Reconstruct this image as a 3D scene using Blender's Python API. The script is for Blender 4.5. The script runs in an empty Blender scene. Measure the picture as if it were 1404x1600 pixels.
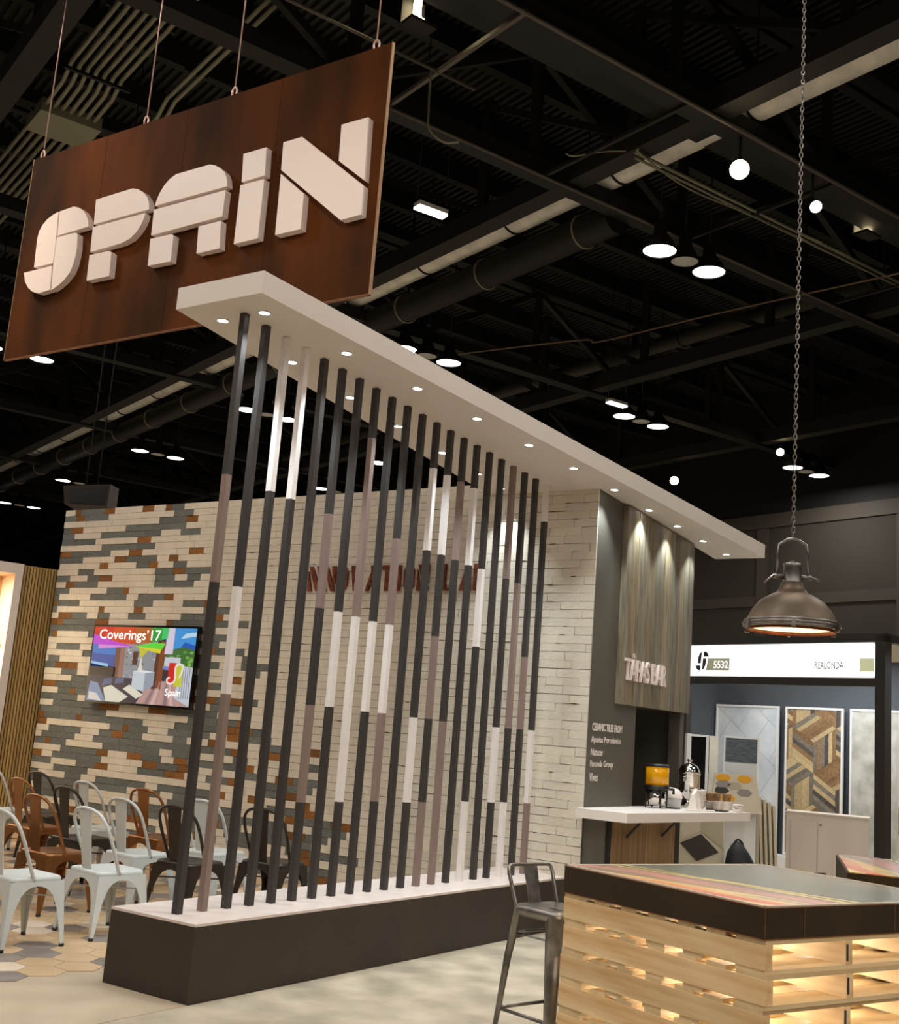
import bpy, math, random
from mathutils import Vector, Matrix
R = math.radians
random.seed(7)
scene = bpy.context.scene
COL = scene.collection

# ------------------------------------------------------------------ camera
cam_d = bpy.data.cameras.new('camera')
cam = bpy.data.objects.new('camera', cam_d)
COL.objects.link(cam)
CAM = Vector((-4.94126, -4.86041, 1.60211))
_r = Vector((0.549007, -0.832395, 0.075565)); _d = Vector((0.195781, 0.040180, -0.979824)); _f = Vector((0.812565, 0.552724, 0.185026))
mw = Matrix.Identity(4)
for i in range(3):
    mw[i][0] = _r[i]; mw[i][1] = -_d[i]; mw[i][2] = -_f[i]; mw[i][3] = CAM[i]
cam.matrix_world = mw
cam_d.sensor_fit = 'HORIZONTAL'; cam_d.sensor_width = 36.0
cam_d.lens = 36.0 * 1809.36 / 1404.0
cam_d.clip_end = 300
scene.camera = cam

# ------------------------------------------------------------------ world, exposure
w = bpy.data.worlds.new('hall_world'); scene.world = w; w.use_nodes = True
w.node_tree.nodes['Background'].inputs[0].default_value = (1.0, 0.93, 0.84, 1)
w.node_tree.nodes['Background'].inputs[1].default_value = 0.012
scene.view_settings.view_transform = 'Standard'
scene.view_settings.look = 'None'
scene.view_settings.exposure = 0.0
scene.view_settings.gamma = 1.0
scene.view_settings.use_curve_mapping = False
scene.cycles.max_bounces = 6; scene.cycles.diffuse_bounces = 3; scene.cycles.glossy_bounces = 3
HIGHBAY_W = 137.0          # power of every high-bay cluster
WARM = (1.0, 0.912, 0.825)
DOWNLIGHT_W = 52.0
TRACK_W = 270.0

# ------------------------------------------------------------------ frames
H1 = Vector((math.cos(R(70)), math.sin(R(70)), 0)); H2 = Vector((math.sin(R(70)), -math.cos(R(70)), 0)); Z = Vector((0, 0, 1))
def hall(a, b, z): return H1 * a + H2 * b + Z * z

# ------------------------------------------------------------------ materials
def s(r, g, b):
    f = lambda c: (c / 255 / 12.92) if c / 255 <= 0.04045 else ((c / 255 + 0.055) / 1.055) ** 2.4
    return (f(r), f(g), f(b), 1.0)
MATS = {}
def mat(name, col, rough=0.6, metal=0.0, var=0.0, scale=5.0, stretch=(1, 1, 1), bump=0.0, emit=0.0, rnd=0.0, col2=None, pos=(0.35, 0.65), spec=None, coat=0.0, detail=5.0):
    m = bpy.data.materials.new(name); m.use_nodes = True; MATS[name] = m
    nt = m.node_tree; N = nt.nodes; L = nt.links
    b = N['Principled BSDF']
    b.inputs['Base Color'].default_value = col; b.inputs['Roughness'].default_value = rough; b.inputs['Metallic'].default_value = metal
    if spec is not None: b.inputs['Specular IOR Level'].default_value = spec
    if coat: b.inputs['Coat Weight'].default_value = coat
    out = None
    if var or col2 or bump:
        tc = N.new('ShaderNodeTexCoord'); mp = N.new('ShaderNodeMapping'); mp.inputs['Scale'].default_value = stretch
        L.new(tc.outputs['Object'], mp.inputs['Vector'])
        nz = N.new('ShaderNodeTexNoise'); nz.inputs['Scale'].default_value = scale; nz.inputs['Detail'].default_value = detail
        L.new(mp.outputs[0], nz.inputs['Vector'])
        rp = N.new('ShaderNodeValToRGB')
        c1 = tuple(max(0, c * (1 - var)) for c in col[:3]) + (1,); c2 = col2 if col2 else tuple(min(1, c * (1 + var)) for c in col[:3]) + (1,)
        rp.color_ramp.elements[0].color = c1; rp.color_ramp.elements[1].color = c2
        rp.color_ramp.elements[0].position = pos[0]; rp.color_ramp.elements[1].position = pos[1]
        L.new(nz.outputs['Fac'], rp.inputs[0]); out = rp.outputs[0]
        if bump:
            bp = N.new('ShaderNodeBump'); bp.inputs['Strength'].default_value = bump; bp.inputs['Distance'].default_value = 0.01
            L.new(nz.outputs['Fac'], bp.inputs['Height']); L.new(bp.outputs[0], b.inputs['Normal'])
    if rnd:
        oi = N.new('ShaderNodeObjectInfo'); mr = N.new('ShaderNodeMapRange')
        mr.inputs['To Min'].default_value = 1 - rnd; mr.inputs['To Max'].default_value = 1 + rnd
        L.new(oi.outputs['Random'], mr.inputs['Value'])
        hs = N.new('ShaderNodeHueSaturation'); hs.inputs['Color'].default_value = col
        L.new(mr.outputs[0], hs.inputs['Value'])
        if out: L.new(out, hs.inputs['Color'])
        out = hs.outputs[0]
    if out: L.new(out, b.inputs['Base Color'])
    if emit:
        b.inputs['Emission Color'].default_value = col; b.inputs['Emission Strength'].default_value = emit
    return m
mat('brick_white', s(222, 213, 196), 0.55, var=0.06, scale=6, rnd=0.05, bump=0.15)
mat('brick_slate', s(106, 110, 106), 0.75, var=0.22, scale=7, rnd=0.15, bump=0.4)
mat('brick_rust', s(136, 88, 34), 0.8, var=0.4, scale=9, rnd=0.25, bump=0.4)
mat('mortar', s(70, 60, 48), 0.9)
mat('rust_steel', s(40, 22, 6), 0.8, metal=0.0, scale=1.3, stretch=(1, 1, 0.3), col2=s(112, 58, 14), pos=(0.36, 0.78), bump=0.1, detail=8, spec=0.12)
mat('rust_edge', s(150, 120, 90), 0.5, metal=0.5)
mat('rust_letter', s(92, 40, 16), 0.7, metal=0.2, scale=12, col2=s(140, 70, 28))
mat('white_paint', s(238, 228, 220), 0.45, var=0.02, scale=3)
mat('white_letter', s(244, 228, 220), 0.5)
mat('canopy_white', s(214, 206, 198), 0.55, var=0.015, scale=1.5)
mat('plinth_dark', s(56, 47, 38), 0.55, var=0.08, scale=4)
mat('plinth_top', s(224, 210, 204), 0.4, var=0.03, scale=1.2, stretch=(1, 14, 1))
mat('slat_black', s(58, 53, 51), 0.5, var=0.08, scale=10, stretch=(6, 6, .5))
mat('slat_taupe', s(140, 119, 112), 0.5, var=0.06, scale=10, stretch=(6, 6, .5))
mat('slat_white', s(240, 232, 228), 0.42, var=0.02, scale=10)
mat('bar_wall', s(92, 87, 77), 0.6, var=0.07, scale=2)
mat('recess_dark', s(48, 44, 40), 0.7)
mat('concrete', s(160, 150, 132), 0.42, scale=2.6, col2=s(210, 196, 173), pos=(0.3, 0.66), bump=0.03, detail=9)
mat('floor_tan', s(186, 169, 146), 0.45, scale=3, col2=s(198, 179, 154), detail=8)
mat('hex_tan', s(206, 176, 138), 0.4, var=0.06, scale=4, rnd=0.06)
mat('hex_cream', s(226, 208, 186), 0.4, var=0.05, scale=4, rnd=0.05)
mat('hex_grey', s(140, 130, 124), 0.4, var=0.12, scale=5, rnd=0.1)
mat('grout', s(176, 152, 122), 0.8)
mat('black_plastic', s(24, 22, 22), 0.4)
mat('black_gloss', s(14, 13, 14), 0.2)
mat('steel', s(150, 150, 150), 0.3, metal=1.0)
mat('cable_pink', s(214, 178, 168), 0.4, metal=0.6)
mat('chair_white', s(212, 216, 213), 0.38, var=0.02, scale=3)
mat('chair_copper', s(162, 110, 66), 0.33, metal=0.75, var=0.12, scale=4)
mat('chair_black', s(58, 50, 42), 0.4, metal=0.35, var=0.15, scale=5)
mat('gunmetal', s(112, 108, 102), 0.34, metal=0.85, scale=9, col2=s(160, 156, 152), detail=6)
mat('chrome', s(220, 216, 210), 0.1, metal=1.0)
mat('lamp_pewter', s(104, 94, 82), 0.5, metal=0.6, scale=4, col2=s(128, 108, 88), detail=6)
mat('lamp_glow', (1.0, 0.72, 0.36, 1), 0.5, emit=2.4)
mat('bulb_white', (1.0, 0.95, 0.88, 1), 0.5, emit=8.0)
mat('bulb_warm', (1.0, 0.80, 0.45, 1), 0.5, emit=30.0)
mat('bulb_dim', s(150, 142, 126), 0.5, emit=0.25)
mat('led_white', (0.95, 0.98, 1.0, 1), 0.5, emit=14.0)
mat('led_warm', (1.0, 0.95, 0.82, 1), 0.5, emit=10.0)
mat('ceiling_dark', s(31, 30, 27), 0.8, var=0.2, scale=1)
mat('beam_dark', s(12, 12, 11), 0.7)
mat('beam_brown', s(24, 21, 18), 0.7)
mat('conduit_grey', s(136, 136, 114), 0.5, metal=0.2)
mat('pipe_grey', s(92, 86, 78), 0.5, metal=0.2)
mat('duct_silver', s(240, 236, 222), 0.35, metal=0.1, var=0.12, scale=3)
mat('duct_dull', s(60, 58, 50), 0.6)
mat('duct_brown', s(28, 23, 20), 0.6)
mat('hall_wall', s(49, 45, 38), 0.8, var=0.06, scale=0.8)
mat('hall_trim', s(60, 55, 47), 0.7)
mat('black_frame', s(40, 36, 32), 0.5)
mat('booth_blue', s(76, 82, 88), 0.7, var=0.05, scale=2)
mat('lightbox', (1.0, 1.0, 1.0, 1), 0.5, emit=1.25)
mat('olive_print', s(170, 170, 142), 0.5, emit=0.35)
mat('olive_light', s(214, 218, 176), 0.5, emit=0.4)
mat('ink_dark', s(52, 50, 56), 0.6)
mat('ink_grey', s(150, 150, 152), 0.6)
mat('cabinet_white', s(206, 196, 182), 0.5)
mat('frame_white', s(238, 238, 236), 0.4)
mat('marble', s(206, 216, 222), 0.3, scale=2.5, col2=s(236, 240, 242), rnd=0.03, detail=8)
mat('marble_joint', s(176, 186, 194), 0.6)
mat('stone_mix', s(158, 158, 142), 0.5, scale=4, col2=s(206, 204, 196), pos=(0.3, 0.62), detail=9)
mat('tile_slate', s(82, 90, 98), 0.6, var=0.3, scale=14, stretch=(1, 1, 5), bump=0.5)
mat('tile_pale', s(206, 208, 206), 0.5, var=0.05, scale=10, stretch=(1, 1, 6))
mat('board_beige', s(196, 184, 160), 0.5, var=0.04, scale=3)
mat('board_beige_dark', s(168, 156, 132), 0.5, var=0.04, scale=3)
mat('tile_black', s(52, 46, 40), 0.5)
mat('amber', s(214, 150, 20), 0.35, var=0.1, scale=3)
mat('juice', s(236, 166, 6), 0.15, spec=0.6)
mat('paper', s(240, 230, 220), 0.6)
mat('kraft', s(172, 130, 84), 0.7, var=0.08, scale=20)
mat('bag_black', s(20, 19, 18), 0.55, var=0.3, scale=14, bump=0.5)
mat('steel_burnt', s(46, 36, 24), 0.5, metal=0.3, scale=3, col2=s(62, 48, 30), detail=8)
mat('burnt_edge', s(118, 72, 34), 0.6, metal=0.2, var=0.3, scale=20)
mat('niche_wood', s(226, 176, 112), 0.5, var=0.08, scale=3)
mat('niche_glow', (1.0, 0.88, 0.66, 1), 0.5, emit=3.0)
mat('speaker_brown', s(56, 42, 34), 0.7)
mat('rope', s(120, 100, 80), 0.8)
def wood(name, c1, c2, axis, sc=3.0, rnd=0.15, rough=0.6):
    st = [9, 9, 9]; st['xyz'.index(axis)] = 0.9
    m = mat(name, c1, rough, scale=sc, stretch=tuple(st), col2=c2, pos=(0.3, 0.72), rnd=rnd, bump=0.08, detail=7)
    return m
wood('pine_slat', s(172, 140, 84), s(198, 166, 104), 'z')
wood('pallet_wood', s(222, 178, 122), s(255, 230, 182), 'x', rnd=0.10, sc=2.2)
wood('pallet_deck', s(222, 192, 144), s(242, 218, 174), 'y', rnd=0.15, sc=1.2)
wood('barn_plank', s(96, 87, 72), s(146, 136, 116), 'z', rnd=0.28)
wood('barn_tan', s(116, 100, 76), s(158, 142, 112), 'z', rnd=0.2)
wood('barn_grey', s(98, 98, 92), s(136, 136, 128), 'z', rnd=0.2)
wood('counter_plank', s(118, 90, 58), s(156, 124, 84), 'z', rnd=0.22)
wood('wood_dark', s(72, 64, 56), s(104, 96, 88), 'x', rnd=0.2)
wood('wood_mid', s(122, 92, 62), s(156, 122, 84), 'x', rnd=0.2)
wood('wood_light', s(184, 160, 116), s(206, 182, 138), 'x', rnd=0.15)
wood('wood_grey', s(112, 104, 90), s(140, 132, 116), 'x', rnd=0.2)
wood('wood_floor', s(170, 132, 70), s(190, 150, 84), 'x')

def print_material():                      # the printed sheet on the table: streaks across one direction
    m = bpy.data.materials.new('table_print'); m.use_nodes = True; MATS['table_print'] = m
    nt = m.node_tree; N = nt.nodes; L = nt.links; b = N['Principled BSDF']; b.inputs['Roughness'].default_value = 0.25
    tc = N.new('ShaderNodeTexCoord'); mp = N.new('ShaderNodeMapping'); mp.inputs['Rotation'].default_value = (0, 0, R(14))
    L.new(tc.outputs['Object'], mp.inputs['Vector'])
    nz = N.new('ShaderNodeTexNoise'); nz.inputs['Scale'].default_value = 2.0; nz.inputs['Detail'].default_value = 4
    m2 = N.new('ShaderNodeMapping'); m2.inputs['Scale'].default_value = (0.5, 4.0, 1); L.new(mp.outputs[0], m2.inputs['Vector']); L.new(m2.outputs[0], nz.inputs['Vector'])
    sx = N.new('ShaderNodeSeparateXYZ'); L.new(mp.outputs[0], sx.inputs[0])
    ma = N.new('ShaderNodeMath'); ma.operation = 'MULTIPLY_ADD'; ma.inputs[1].default_value = 0.5; L.new(nz.outputs['Fac'], ma.inputs[0]); L.new(sx.outputs['Y'], ma.inputs[2])
    mr = N.new('ShaderNodeMapRange'); mr.inputs['From Min'].default_value = 0.0; mr.inputs['From Max'].default_value = 1.5; L.new(ma.outputs[0], mr.inputs['Value'])
    rp = N.new('ShaderNodeValToRGB'); L.new(mr.outputs[0], rp.inputs[0]); cr = rp.color_ramp
    stops = [(0.0, s(190, 150, 110)), (0.05, s(240, 206, 150)), (0.10, s(228, 146, 92)), (0.17, s(252, 228, 150)), (0.22, s(226, 124, 100)), (0.27, s(234, 150, 112)), (0.31, s(246, 216, 150)), (0.35, s(150, 142, 128)), (0.40, s(216, 160, 150)), (0.44, s(190, 150, 140)), (0.48, s(116, 122, 112)), (0.52, s(240, 216, 124)), (0.55, s(118, 124, 114)), (0.8, s(104, 112, 106)), (1.0, s(128, 126, 116))]
    cr.elements[0].position = stops[0][0]; cr.elements[0].color = stops[0][1]; cr.elements[1].position = 1.0; cr.elements[1].color = stops[-1][1]
    for p, c in stops[1:-1]:
        e = cr.elements.new(p); e.color = c
    L.new(rp.outputs[0], b.inputs['Base Color'])
print_material()

# ------------------------------------------------------------------ mesh builder
class MB:
    def __init__(self): self.v = []; self.f = []; self.m = []; self.sm = []
    def face(self, idx, mi=0, smooth=False): self.f.append(tuple(idx)); self.m.append(mi); self.sm.append(smooth)
    def poly(self, pts, mi=0):
        n = len(self.v); self.v += [Vector(p) for p in pts]; self.face(range(n, n + len(pts)), mi)
    def hexa(self, p, mi=0):               # 8 points: bottom 0-3 counter-clockwise, top 4-7
        n = len(self.v); self.v += [Vector(q) for q in p]
        for q in ((3, 2, 1, 0), (4, 5, 6, 7), (0, 1, 5, 4), (1, 2, 6, 5), (2, 3, 7, 6), (3, 0, 4, 7)): self.face([n + k for k in q], mi)
        return self
    def box(self, lo, hi, mi=0):
        (a, b, c), (d, e, f) = lo, hi
        return self.hexa([(a, b, c), (d, b, c), (d, e, c), (a, e, c), (a, b, f), (d, b, f), (d, e, f), (a, e, f)], mi)
    def obox(self, o, ux, uy, uz, mi=0):   # box from corner o along three vectors
        o, ux, uy, uz = Vector(o), Vector(ux), Vector(uy), Vector(uz)
        return self.hexa([o, o + ux, o + ux + uy, o + uy, o + uz, o + ux + uz, o + ux + uy + uz, o + uy + uz], mi)
    def bar(self, p, q, wd, ht, mi=0, up=Z):   # rectangular bar from p to q
        p, q = Vector(p), Vector(q); d = (q - p)
        if d.normalized().cross(up).length < 1e-3: up = Vector((1, 0, 0))
        sd = d.cross(up).normalized() * wd; uu = sd.cross(d).normalized() * ht
        return self.obox(p - sd / 2 - uu / 2, d, -(-sd), uu, mi)
    def prism(self, pts, dv, mi=0, mside=None):
        n = len(self.v); k = len(pts); dv = Vector(dv); mside = mi if mside is None else mside
        self.v += [Vector(p) for p in pts] + [Vector(p) + dv for p in pts]
        self.face(range(n, n + k), mi); self.face(range(n + 2 * k - 1, n + k - 1, -1), mi)
        for i in range(k): self.face((n + i, n + k + i, n + k + (i + 1) % k, n + (i + 1) % k), mside)
        return self
    def tube(self, path, r, n=8, mi=0, closed=False, cap=True, smooth=True):
        P = [Vector(p) for p in path]; k = len(P); rs = r if isinstance(r, (list, tuple)) else [r] * k
        t0 = (P[1] - P[0]).normalized(); a = t0.cross(Z if abs(t0.z) < 0.9 else Vector((1, 0, 0))).normalized(); base = len(self.v)
        for i in range(k):
            if closed: t = (P[(i + 1) % k] - P[i - 1]).normalized()
            else: t = (P[min(i + 1, k - 1)] - P[max(i - 1, 0)]).normalized()
            a = (a - t * a.dot(t)).normalized(); b = t.cross(a)
            for j in range(n):
                th = 2 * math.pi * j / n; self.v.append(P[i] + (a * math.cos(th) + b * math.sin(th)) * rs[i])
        for i in range(k if closed else k - 1):
            i2 = (i + 1) % k
            for j in range(n):
                j2 = (j + 1) % n
                self.face((base + i * n + j, base + i * n + j2, base + i2 * n + j2, base + i2 * n + j), mi, smooth)
        if cap and not closed:
            self.face([base + j for j in range(n - 1, -1, -1)], mi); self.face([base + (k - 1) * n + j for j in range(n)], mi)
        return self
    def lathe(self, prof, n=24, o=(0, 0, 0), mi=0, cap=True):
        o = Vector(o); base = len(self.v); k = len(prof)
        for r, z in prof:
            for j in range(n):
                th = 2 * math.pi * j / n; self.v.append(o + Vector((r * math.cos(th), r * math.sin(th), z)))
        for i in range(k - 1):
            for j in range(n):
                j2 = (j + 1) % n
                self.face((base + i * n + j, base + i * n + j2, base + (i + 1) * n + j2, base + (i + 1) * n + j), mi, True)
        if cap:
            if prof[0][0] > 1e-6: self.face([base + j for j in range(n - 1, -1, -1)], mi)
            if prof[-1][0] > 1e-6: self.face([base + (k - 1) * n + j for j in range(n)], mi)
        return self
    def mesh(self, name, mats, origin=None):
        me = bpy.data.meshes.new(name); o = Vector(origin) if origin is not None else Vector((0, 0, 0))
        me.from_pydata([tuple(v - o) for v in self.v], [], self.f)
        mats = mats if isinstance(mats, (list, tuple)) else [mats]
        for m in mats: me.materials.append(MATS[m])
        for p, mi, sm in zip(me.polygons, self.m, self.sm): p.material_index = mi; p.use_smooth = sm
        me.update(); return me
    def build(self, name, mats, parent=None, origin=None):
        me = self.mesh(name, mats, origin); ob = bpy.data.objects.new(name, me); COL.objects.link(ob)
        if parent is not None: ob.parent = parent
        elif origin is not None: ob.location = origin
        return ob
def tag(o, label=None, cat=None, group=None, kind=None):
    if label: o['label'] = label
    if cat: o['category'] = cat
    if group: o['group'] = group
    if kind: o['kind'] = kind
    return o
def thing(name, label, cat, loc=(0, 0, 0), rz=0.0, group=None):
    o = bpy.data.objects.new(name, None); COL.objects.link(o); o.empty_display_size = 0.1
    o.location = loc; o.rotation_euler = (0, 0, rz); return tag(o, label, cat, group)
def copy_tree(o, parent=None):
    c = o.copy(); COL.objects.link(c); c.parent = parent
    for ch in list(o.children): copy_tree(ch, c)
    return c
def one(name, mb, mats, label, cat, origin=None, group=None): return tag(mb.build(name, mats, None, origin), label, cat, group)
def smooth_path(pts, sub=6, closed=False):
    P = [Vector(p) for p in pts]; out = []; k = len(P)
    rng = range(k) if closed else range(k - 1)
    for i in rng:
        p0 = P[i - 1] if (closed or i > 0) else P[i]; p1 = P[i]; p2 = P[(i + 1) % k]; p3 = P[(i + 2) % k] if (closed or i + 2 < k) else p2
        for j in range(sub):
            t = j / sub
            out.append(0.5 * ((2 * p1) + (p2 - p0) * t + (2 * p0 - 5 * p1 + 4 * p2 - p3) * t * t + (3 * p1 - p0 - 3 * p2 + p3) * t ** 3))
    if not closed: out.append(P[-1])
    return out
def clip(poly, x0, x1, y0, y1):            # clip a 2d polygon to a rectangle
    def cut(P, ax, val, keep):
        o = []
        for i in range(len(P)):
            a, b = P[i], P[(i + 1) % len(P)]; ia, ib = keep(a[ax], val), keep(b[ax], val)
            if ia: o.append(a)
            if ia != ib:
                t = (val - a[ax]) / (b[ax] - a[ax]); o.append((a[0] + (b[0] - a[0]) * t, a[1] + (b[1] - a[1]) * t))
        return o
    ge = lambda a, b: a >= b; le = lambda a, b: a <= b
    for ax, val, kp in ((0, x0, ge), (0, x1, le), (1, y0, ge), (1, y1, le)):
        if len(poly) < 3: return []
        poly = cut(poly, ax, val, kp)
    return poly if len(poly) > 2 else []
def area2(P): return abs(sum(P[i][0] * P[(i + 1) % len(P)][1] - P[(i + 1) % len(P)][0] * P[i][1] for i in range(len(P)))) / 2
def shrink(P, d):
    cx = sum(p[0] for p in P) / len(P); cy = sum(p[1] for p in P) / len(P); out = []
    for x, y in P:
        l = math.hypot(x - cx, y - cy) or 1; k = max(0.0, 1 - d / l); out.append((cx + (x - cx) * k, cy + (y - cy) * k))
    return out
class Frame:                               # flat panel: u to the right, v up, w out of the face
    def __init__(self, o, u, v): self.o = Vector(o); self.u = Vector(u).normalized(); self.v = Vector(v).normalized(); self.w = self.u.cross(self.v)
    def __call__(self, a, b, c=0.0): return self.o + self.u * a + self.v * b + self.w * c
    def pts(self, P, c=0.0): return [self(a, b, c) for a, b in P]
    def slab(self, mb, P, c0, c1, mi=0): return mb.prism(self.pts(P, c1), -self.w * (c1 - c0), mi)
def rect(x0, y0, x1, y1): return [(x0, y0), (x1, y0), (x1, y1), (x0, y1)]
def text(name, string, fr, x0, y0, x1, y1, c, depth, m, parent, origin, bold=0.0):
    cu = bpy.data.curves.new(name, 'FONT'); cu.body = string; cu.extrude = 0.01; cu.offset = bold; cu.resolution_u = 3
    ob = bpy.data.objects.new(name, cu); COL.objects.link(ob)
    dg = bpy.context.evaluated_depsgraph_get(); me = bpy.data.meshes.new_from_object(ob.evaluated_get(dg))
    bpy.data.objects.remove(ob); bpy.data.curves.remove(cu)
    xs = [v.co.x for v in me.vertices]; ys = [v.co.y for v in me.vertices]; zs = [v.co.z for v in me.vertices]
    ax, bx, ay, by, az, bz = min(xs), max(xs), min(ys), max(ys), min(zs), max(zs); o = Vector(origin)
    for v in me.vertices:
        p = fr(x0 + (v.co.x - ax) / (bx - ax) * (x1 - x0), y0 + (v.co.y - ay) / (by - ay) * (y1 - y0), c + (v.co.z - az) / (bz - az) * depth)
        v.co = p - o
    me.materials.clear(); me.materials.append(MATS[m])
    for p in me.polygons: p.material_index = 0; p.use_smooth = False
    r = bpy.data.objects.new(name, me); COL.objects.link(r); r.parent = parent; return r
def lamp(name, typ, loc, power, color, parent=None, size=0.3, target=None, angle=60, blend=0.6, rad=0.05, direction=None):
    d = bpy.data.lights.new(name, typ); d.energy = power; d.color = color
    if typ == 'AREA': d.shape = 'DISK'; d.size = size
    if typ == 'SPOT': d.spot_size = R(angle); d.spot_blend = blend; d.shadow_soft_size = rad
    if typ == 'POINT': d.shadow_soft_size = rad
    o = bpy.data.objects.new(name, d); COL.objects.link(o); o.location = loc
    dr = Vector(direction) if direction else ((Vector(target) - Vector(loc)) if target else Vector((0, 0, -1)))
    o.rotation_euler = dr.to_track_quat('-Z', 'Y').to_euler()
    if parent is not None: o.parent = parent
    return o

# ================================================================== FLOOR
XW = 4.444; YW = -0.124; YL = 7.46; ZW = 4.0
fl = tag(MB().box((-14, -16, -0.2), (34, 46, 0)).build('floor', 'concrete'), kind='structure')
MB().prism([(-3.0, 0.0, 0.0), (XW, 0.0, 0.0), (XW, YL, 0), (-3.0, YL, 0)], (0, 0, 0.003)).build('floor_panel', 'floor_tan', fl)
side = 0.15; ea = R(-35); tiles = []
e1 = Vector((math.cos(ea), math.sin(ea), 0)); e2 = Vector((-math.sin(ea), math.cos(ea), 0)); wdt = side * math.sqrt(3)
base0 = Vector((0.0, 0.88, 0))
def hexmesh(name, m):
    mb = MB(); pts = [e1 * (side - .003) * math.cos(R(60 * k)) + e2 * (side - .003) * math.sin(R(60 * k)) for k in range(6)]
    mb.prism([p + Z * 0.004 for p in pts], -Z * 0.004); return mb.mesh(name, m)
hm = {c: hexmesh('tile', 'hex_' + c) for c in ('tan', 'cream', 'grey')}
for i in range(-26, 40):
    for j in range(0, 44):
        p = base0 + e1 * (i * side * 1.5) + e2 * (j * wdt + (wdt / 2 if i % 2 else 0))
        if -2.6 < p.x < XW - 0.16 and 0.90 < p.y < YL - 0.1: tiles.append(p)
        elif -2.6 < p.x < -0.1 and p.y > 0.7 + 0.82 * -p.x * 0.5 and p.y < YL - .1: tiles.append(p)
def seen(p):
    d = p - CAM; z = d.dot(_f)
    if z < 0.5: return False
    x = 702 + 1809 * d.dot(_r) / z; y = 800 + 1809 * d.dot(_d) / z
    return -25 < x < 640 and y < 1640
vis = sorted([t for t in tiles if seen(t)], key=lambda t: (t - CAM).length)
rt = random.Random(3); rest = MB()
for n, p in enumerate(vis):
    r = rt.random(); c = 'grey' if r < 0.26 else ('cream' if r < 0.44 else 'tan')
    if n < 300:
        o = bpy.data.objects.new('tile', hm[c]); COL.objects.link(o); o.parent = fl; o.location = p + Z * 0.003
    else:
        pts = [p + e1 * (side - .003) * math.cos(R(60 * k)) + e2 * (side - .003) * math.sin(R(60 * k)) for k in range(6)]
        rest.prism([q + Z * 0.007 for q in pts], -Z * 0.004, ('tan', 'cream', 'grey').index(c))
if rest.f: tag(rest.build('tile_field', ['hex_tan', 'hex_cream', 'hex_grey'], fl), kind='stuff')

# ================================================================== BRICK WALL
wb = tag(MB().box((XW + 0.012, YW + 0.012, 0), (XW + 0.16, YL, ZW)).build('wall_back', 'mortar'), kind='structure')
rowh = ZW / 52.0; rb = random.Random(11)
zb = [(4.1, 5.15), (3.9, 5.06), (3.13, 4.75), (2.41, 4.0), (1.745, 3.5), (0.84, 2.62), (0.14, 2.26), (-.1, 2.2)]
def bound(z):
    for (z1, y1), (z0, y0) in zip(zb, zb[1:]):
        if z0 <= z <= z1: return y0 + (y1 - y0) * (z - z0) / (z1 - z0)
    return 3.0
pieces = []
for rr in range(52):
    z0 = rr * rowh; zc = z0 + rowh / 2; y = YW - [0.0, 0.17, 0.085, 0.25][rr % 4] * rb.uniform(0.8, 1.2); first = True
    jit = rb.uniform(-0.3, 0.35); last = 'white'
    while y < YL:
        if y < bound(zc) + jit: typ = 'white'; ln = 0.335
        else:
            q = rb.random()
            if q < 0.39: typ = 'white'; ln = rb.choice([0.2, 0.33, 0.33, 0.5, 0.26])
            elif q < 0.77: typ = 'slate'; ln = rb.choice([0.22, 0.33, 0.45, 0.3])
            else: typ = 'rust'; ln = rb.choice([0.1, 0.16, 0.2, 0.24])
        a, b = max(y, YW), min(y + ln, YL); y += ln
        if b - a > 0.03: pieces.append((typ, a, b, z0))
def brickmesh(m, seed):
    q = random.Random(seed); j = lambda k: q.uniform(-k, k)
    mb = MB(); lo, hi = -0.5, 0.5
    P = [(0, lo, lo), (1, lo, lo), (1, hi, lo), (0, hi, lo), (0, lo, hi), (1, lo, hi), (1, hi, hi), (0, hi, hi)]
    P = [(x, yy + (j(.008) if x == 0 else 0), zz + (j(.05) if x == 0 else 0)) for x, yy, zz in P]
    mb.hexa(P); return mb.mesh('brick', m)
bm_ = {t: [brickmesh('brick_' + t, 50 + k) for k in range(5)] for t in ('white', 'slate', 'rust')}
cnt = {'white': 0, 'slate': 0, 'rust': 0}; rest = MB()
pieces.sort(key=lambda t: t[1])
for typ, a, b, z0 in pieces:
    cnt[typ] += 1; dx = 0.0 if typ == 'white' else 0.006
    g = rb.uniform(0.0015, 0.005); dz = rowh - g; L_ = (b - a) - 0.003; dx += rb.uniform(-0.0015, 0.0015)
    if cnt[typ] <= 300:
        o = bpy.data.objects.new({'white': 'brick', 'slate': 'slate_brick', 'rust': 'rust_brick'}[typ], rb.choice(bm_[typ])); COL.objects.link(o); o.parent = wb
        o.location = (XW + dx, (a + b) / 2, z0 + rowh / 2); o.scale = (0.012 - dx + .001, L_, dz)
    else:
        rest.box((XW + dx, a + .0015, z0 + g / 2), (XW + 0.0125, b - .0015, z0 + rowh - g / 2), ('white', 'slate', 'rust').index(typ))
if rest.f: tag(rest.build('brick_field', ['brick_white', 'brick_slate', 'brick_rust'], wb), kind='stuff')

cm = MB(); rc = random.Random(21)
for k in range(170):                       # chipped glaze along the joints
    zc = rc.randint(2, 51) * rowh; y = rc.uniform(YW + .05, bound(min(zc, 4.0)) + .2); ln = rc.uniform(.05, .15); hh = rc.uniform(.0018, .0055)
    cm.prism([(XW - .0022, y, zc - hh * .4), (XW - .0022, y + ln * .45, zc + hh), (XW - .0022, y + ln, zc + hh * .2), (XW - .0022, y + ln * .6, zc - hh)], (.003, 0, 0))
tag(cm.build('chipped_glaze', 'mortar', wb), kind='stuff')
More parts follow.
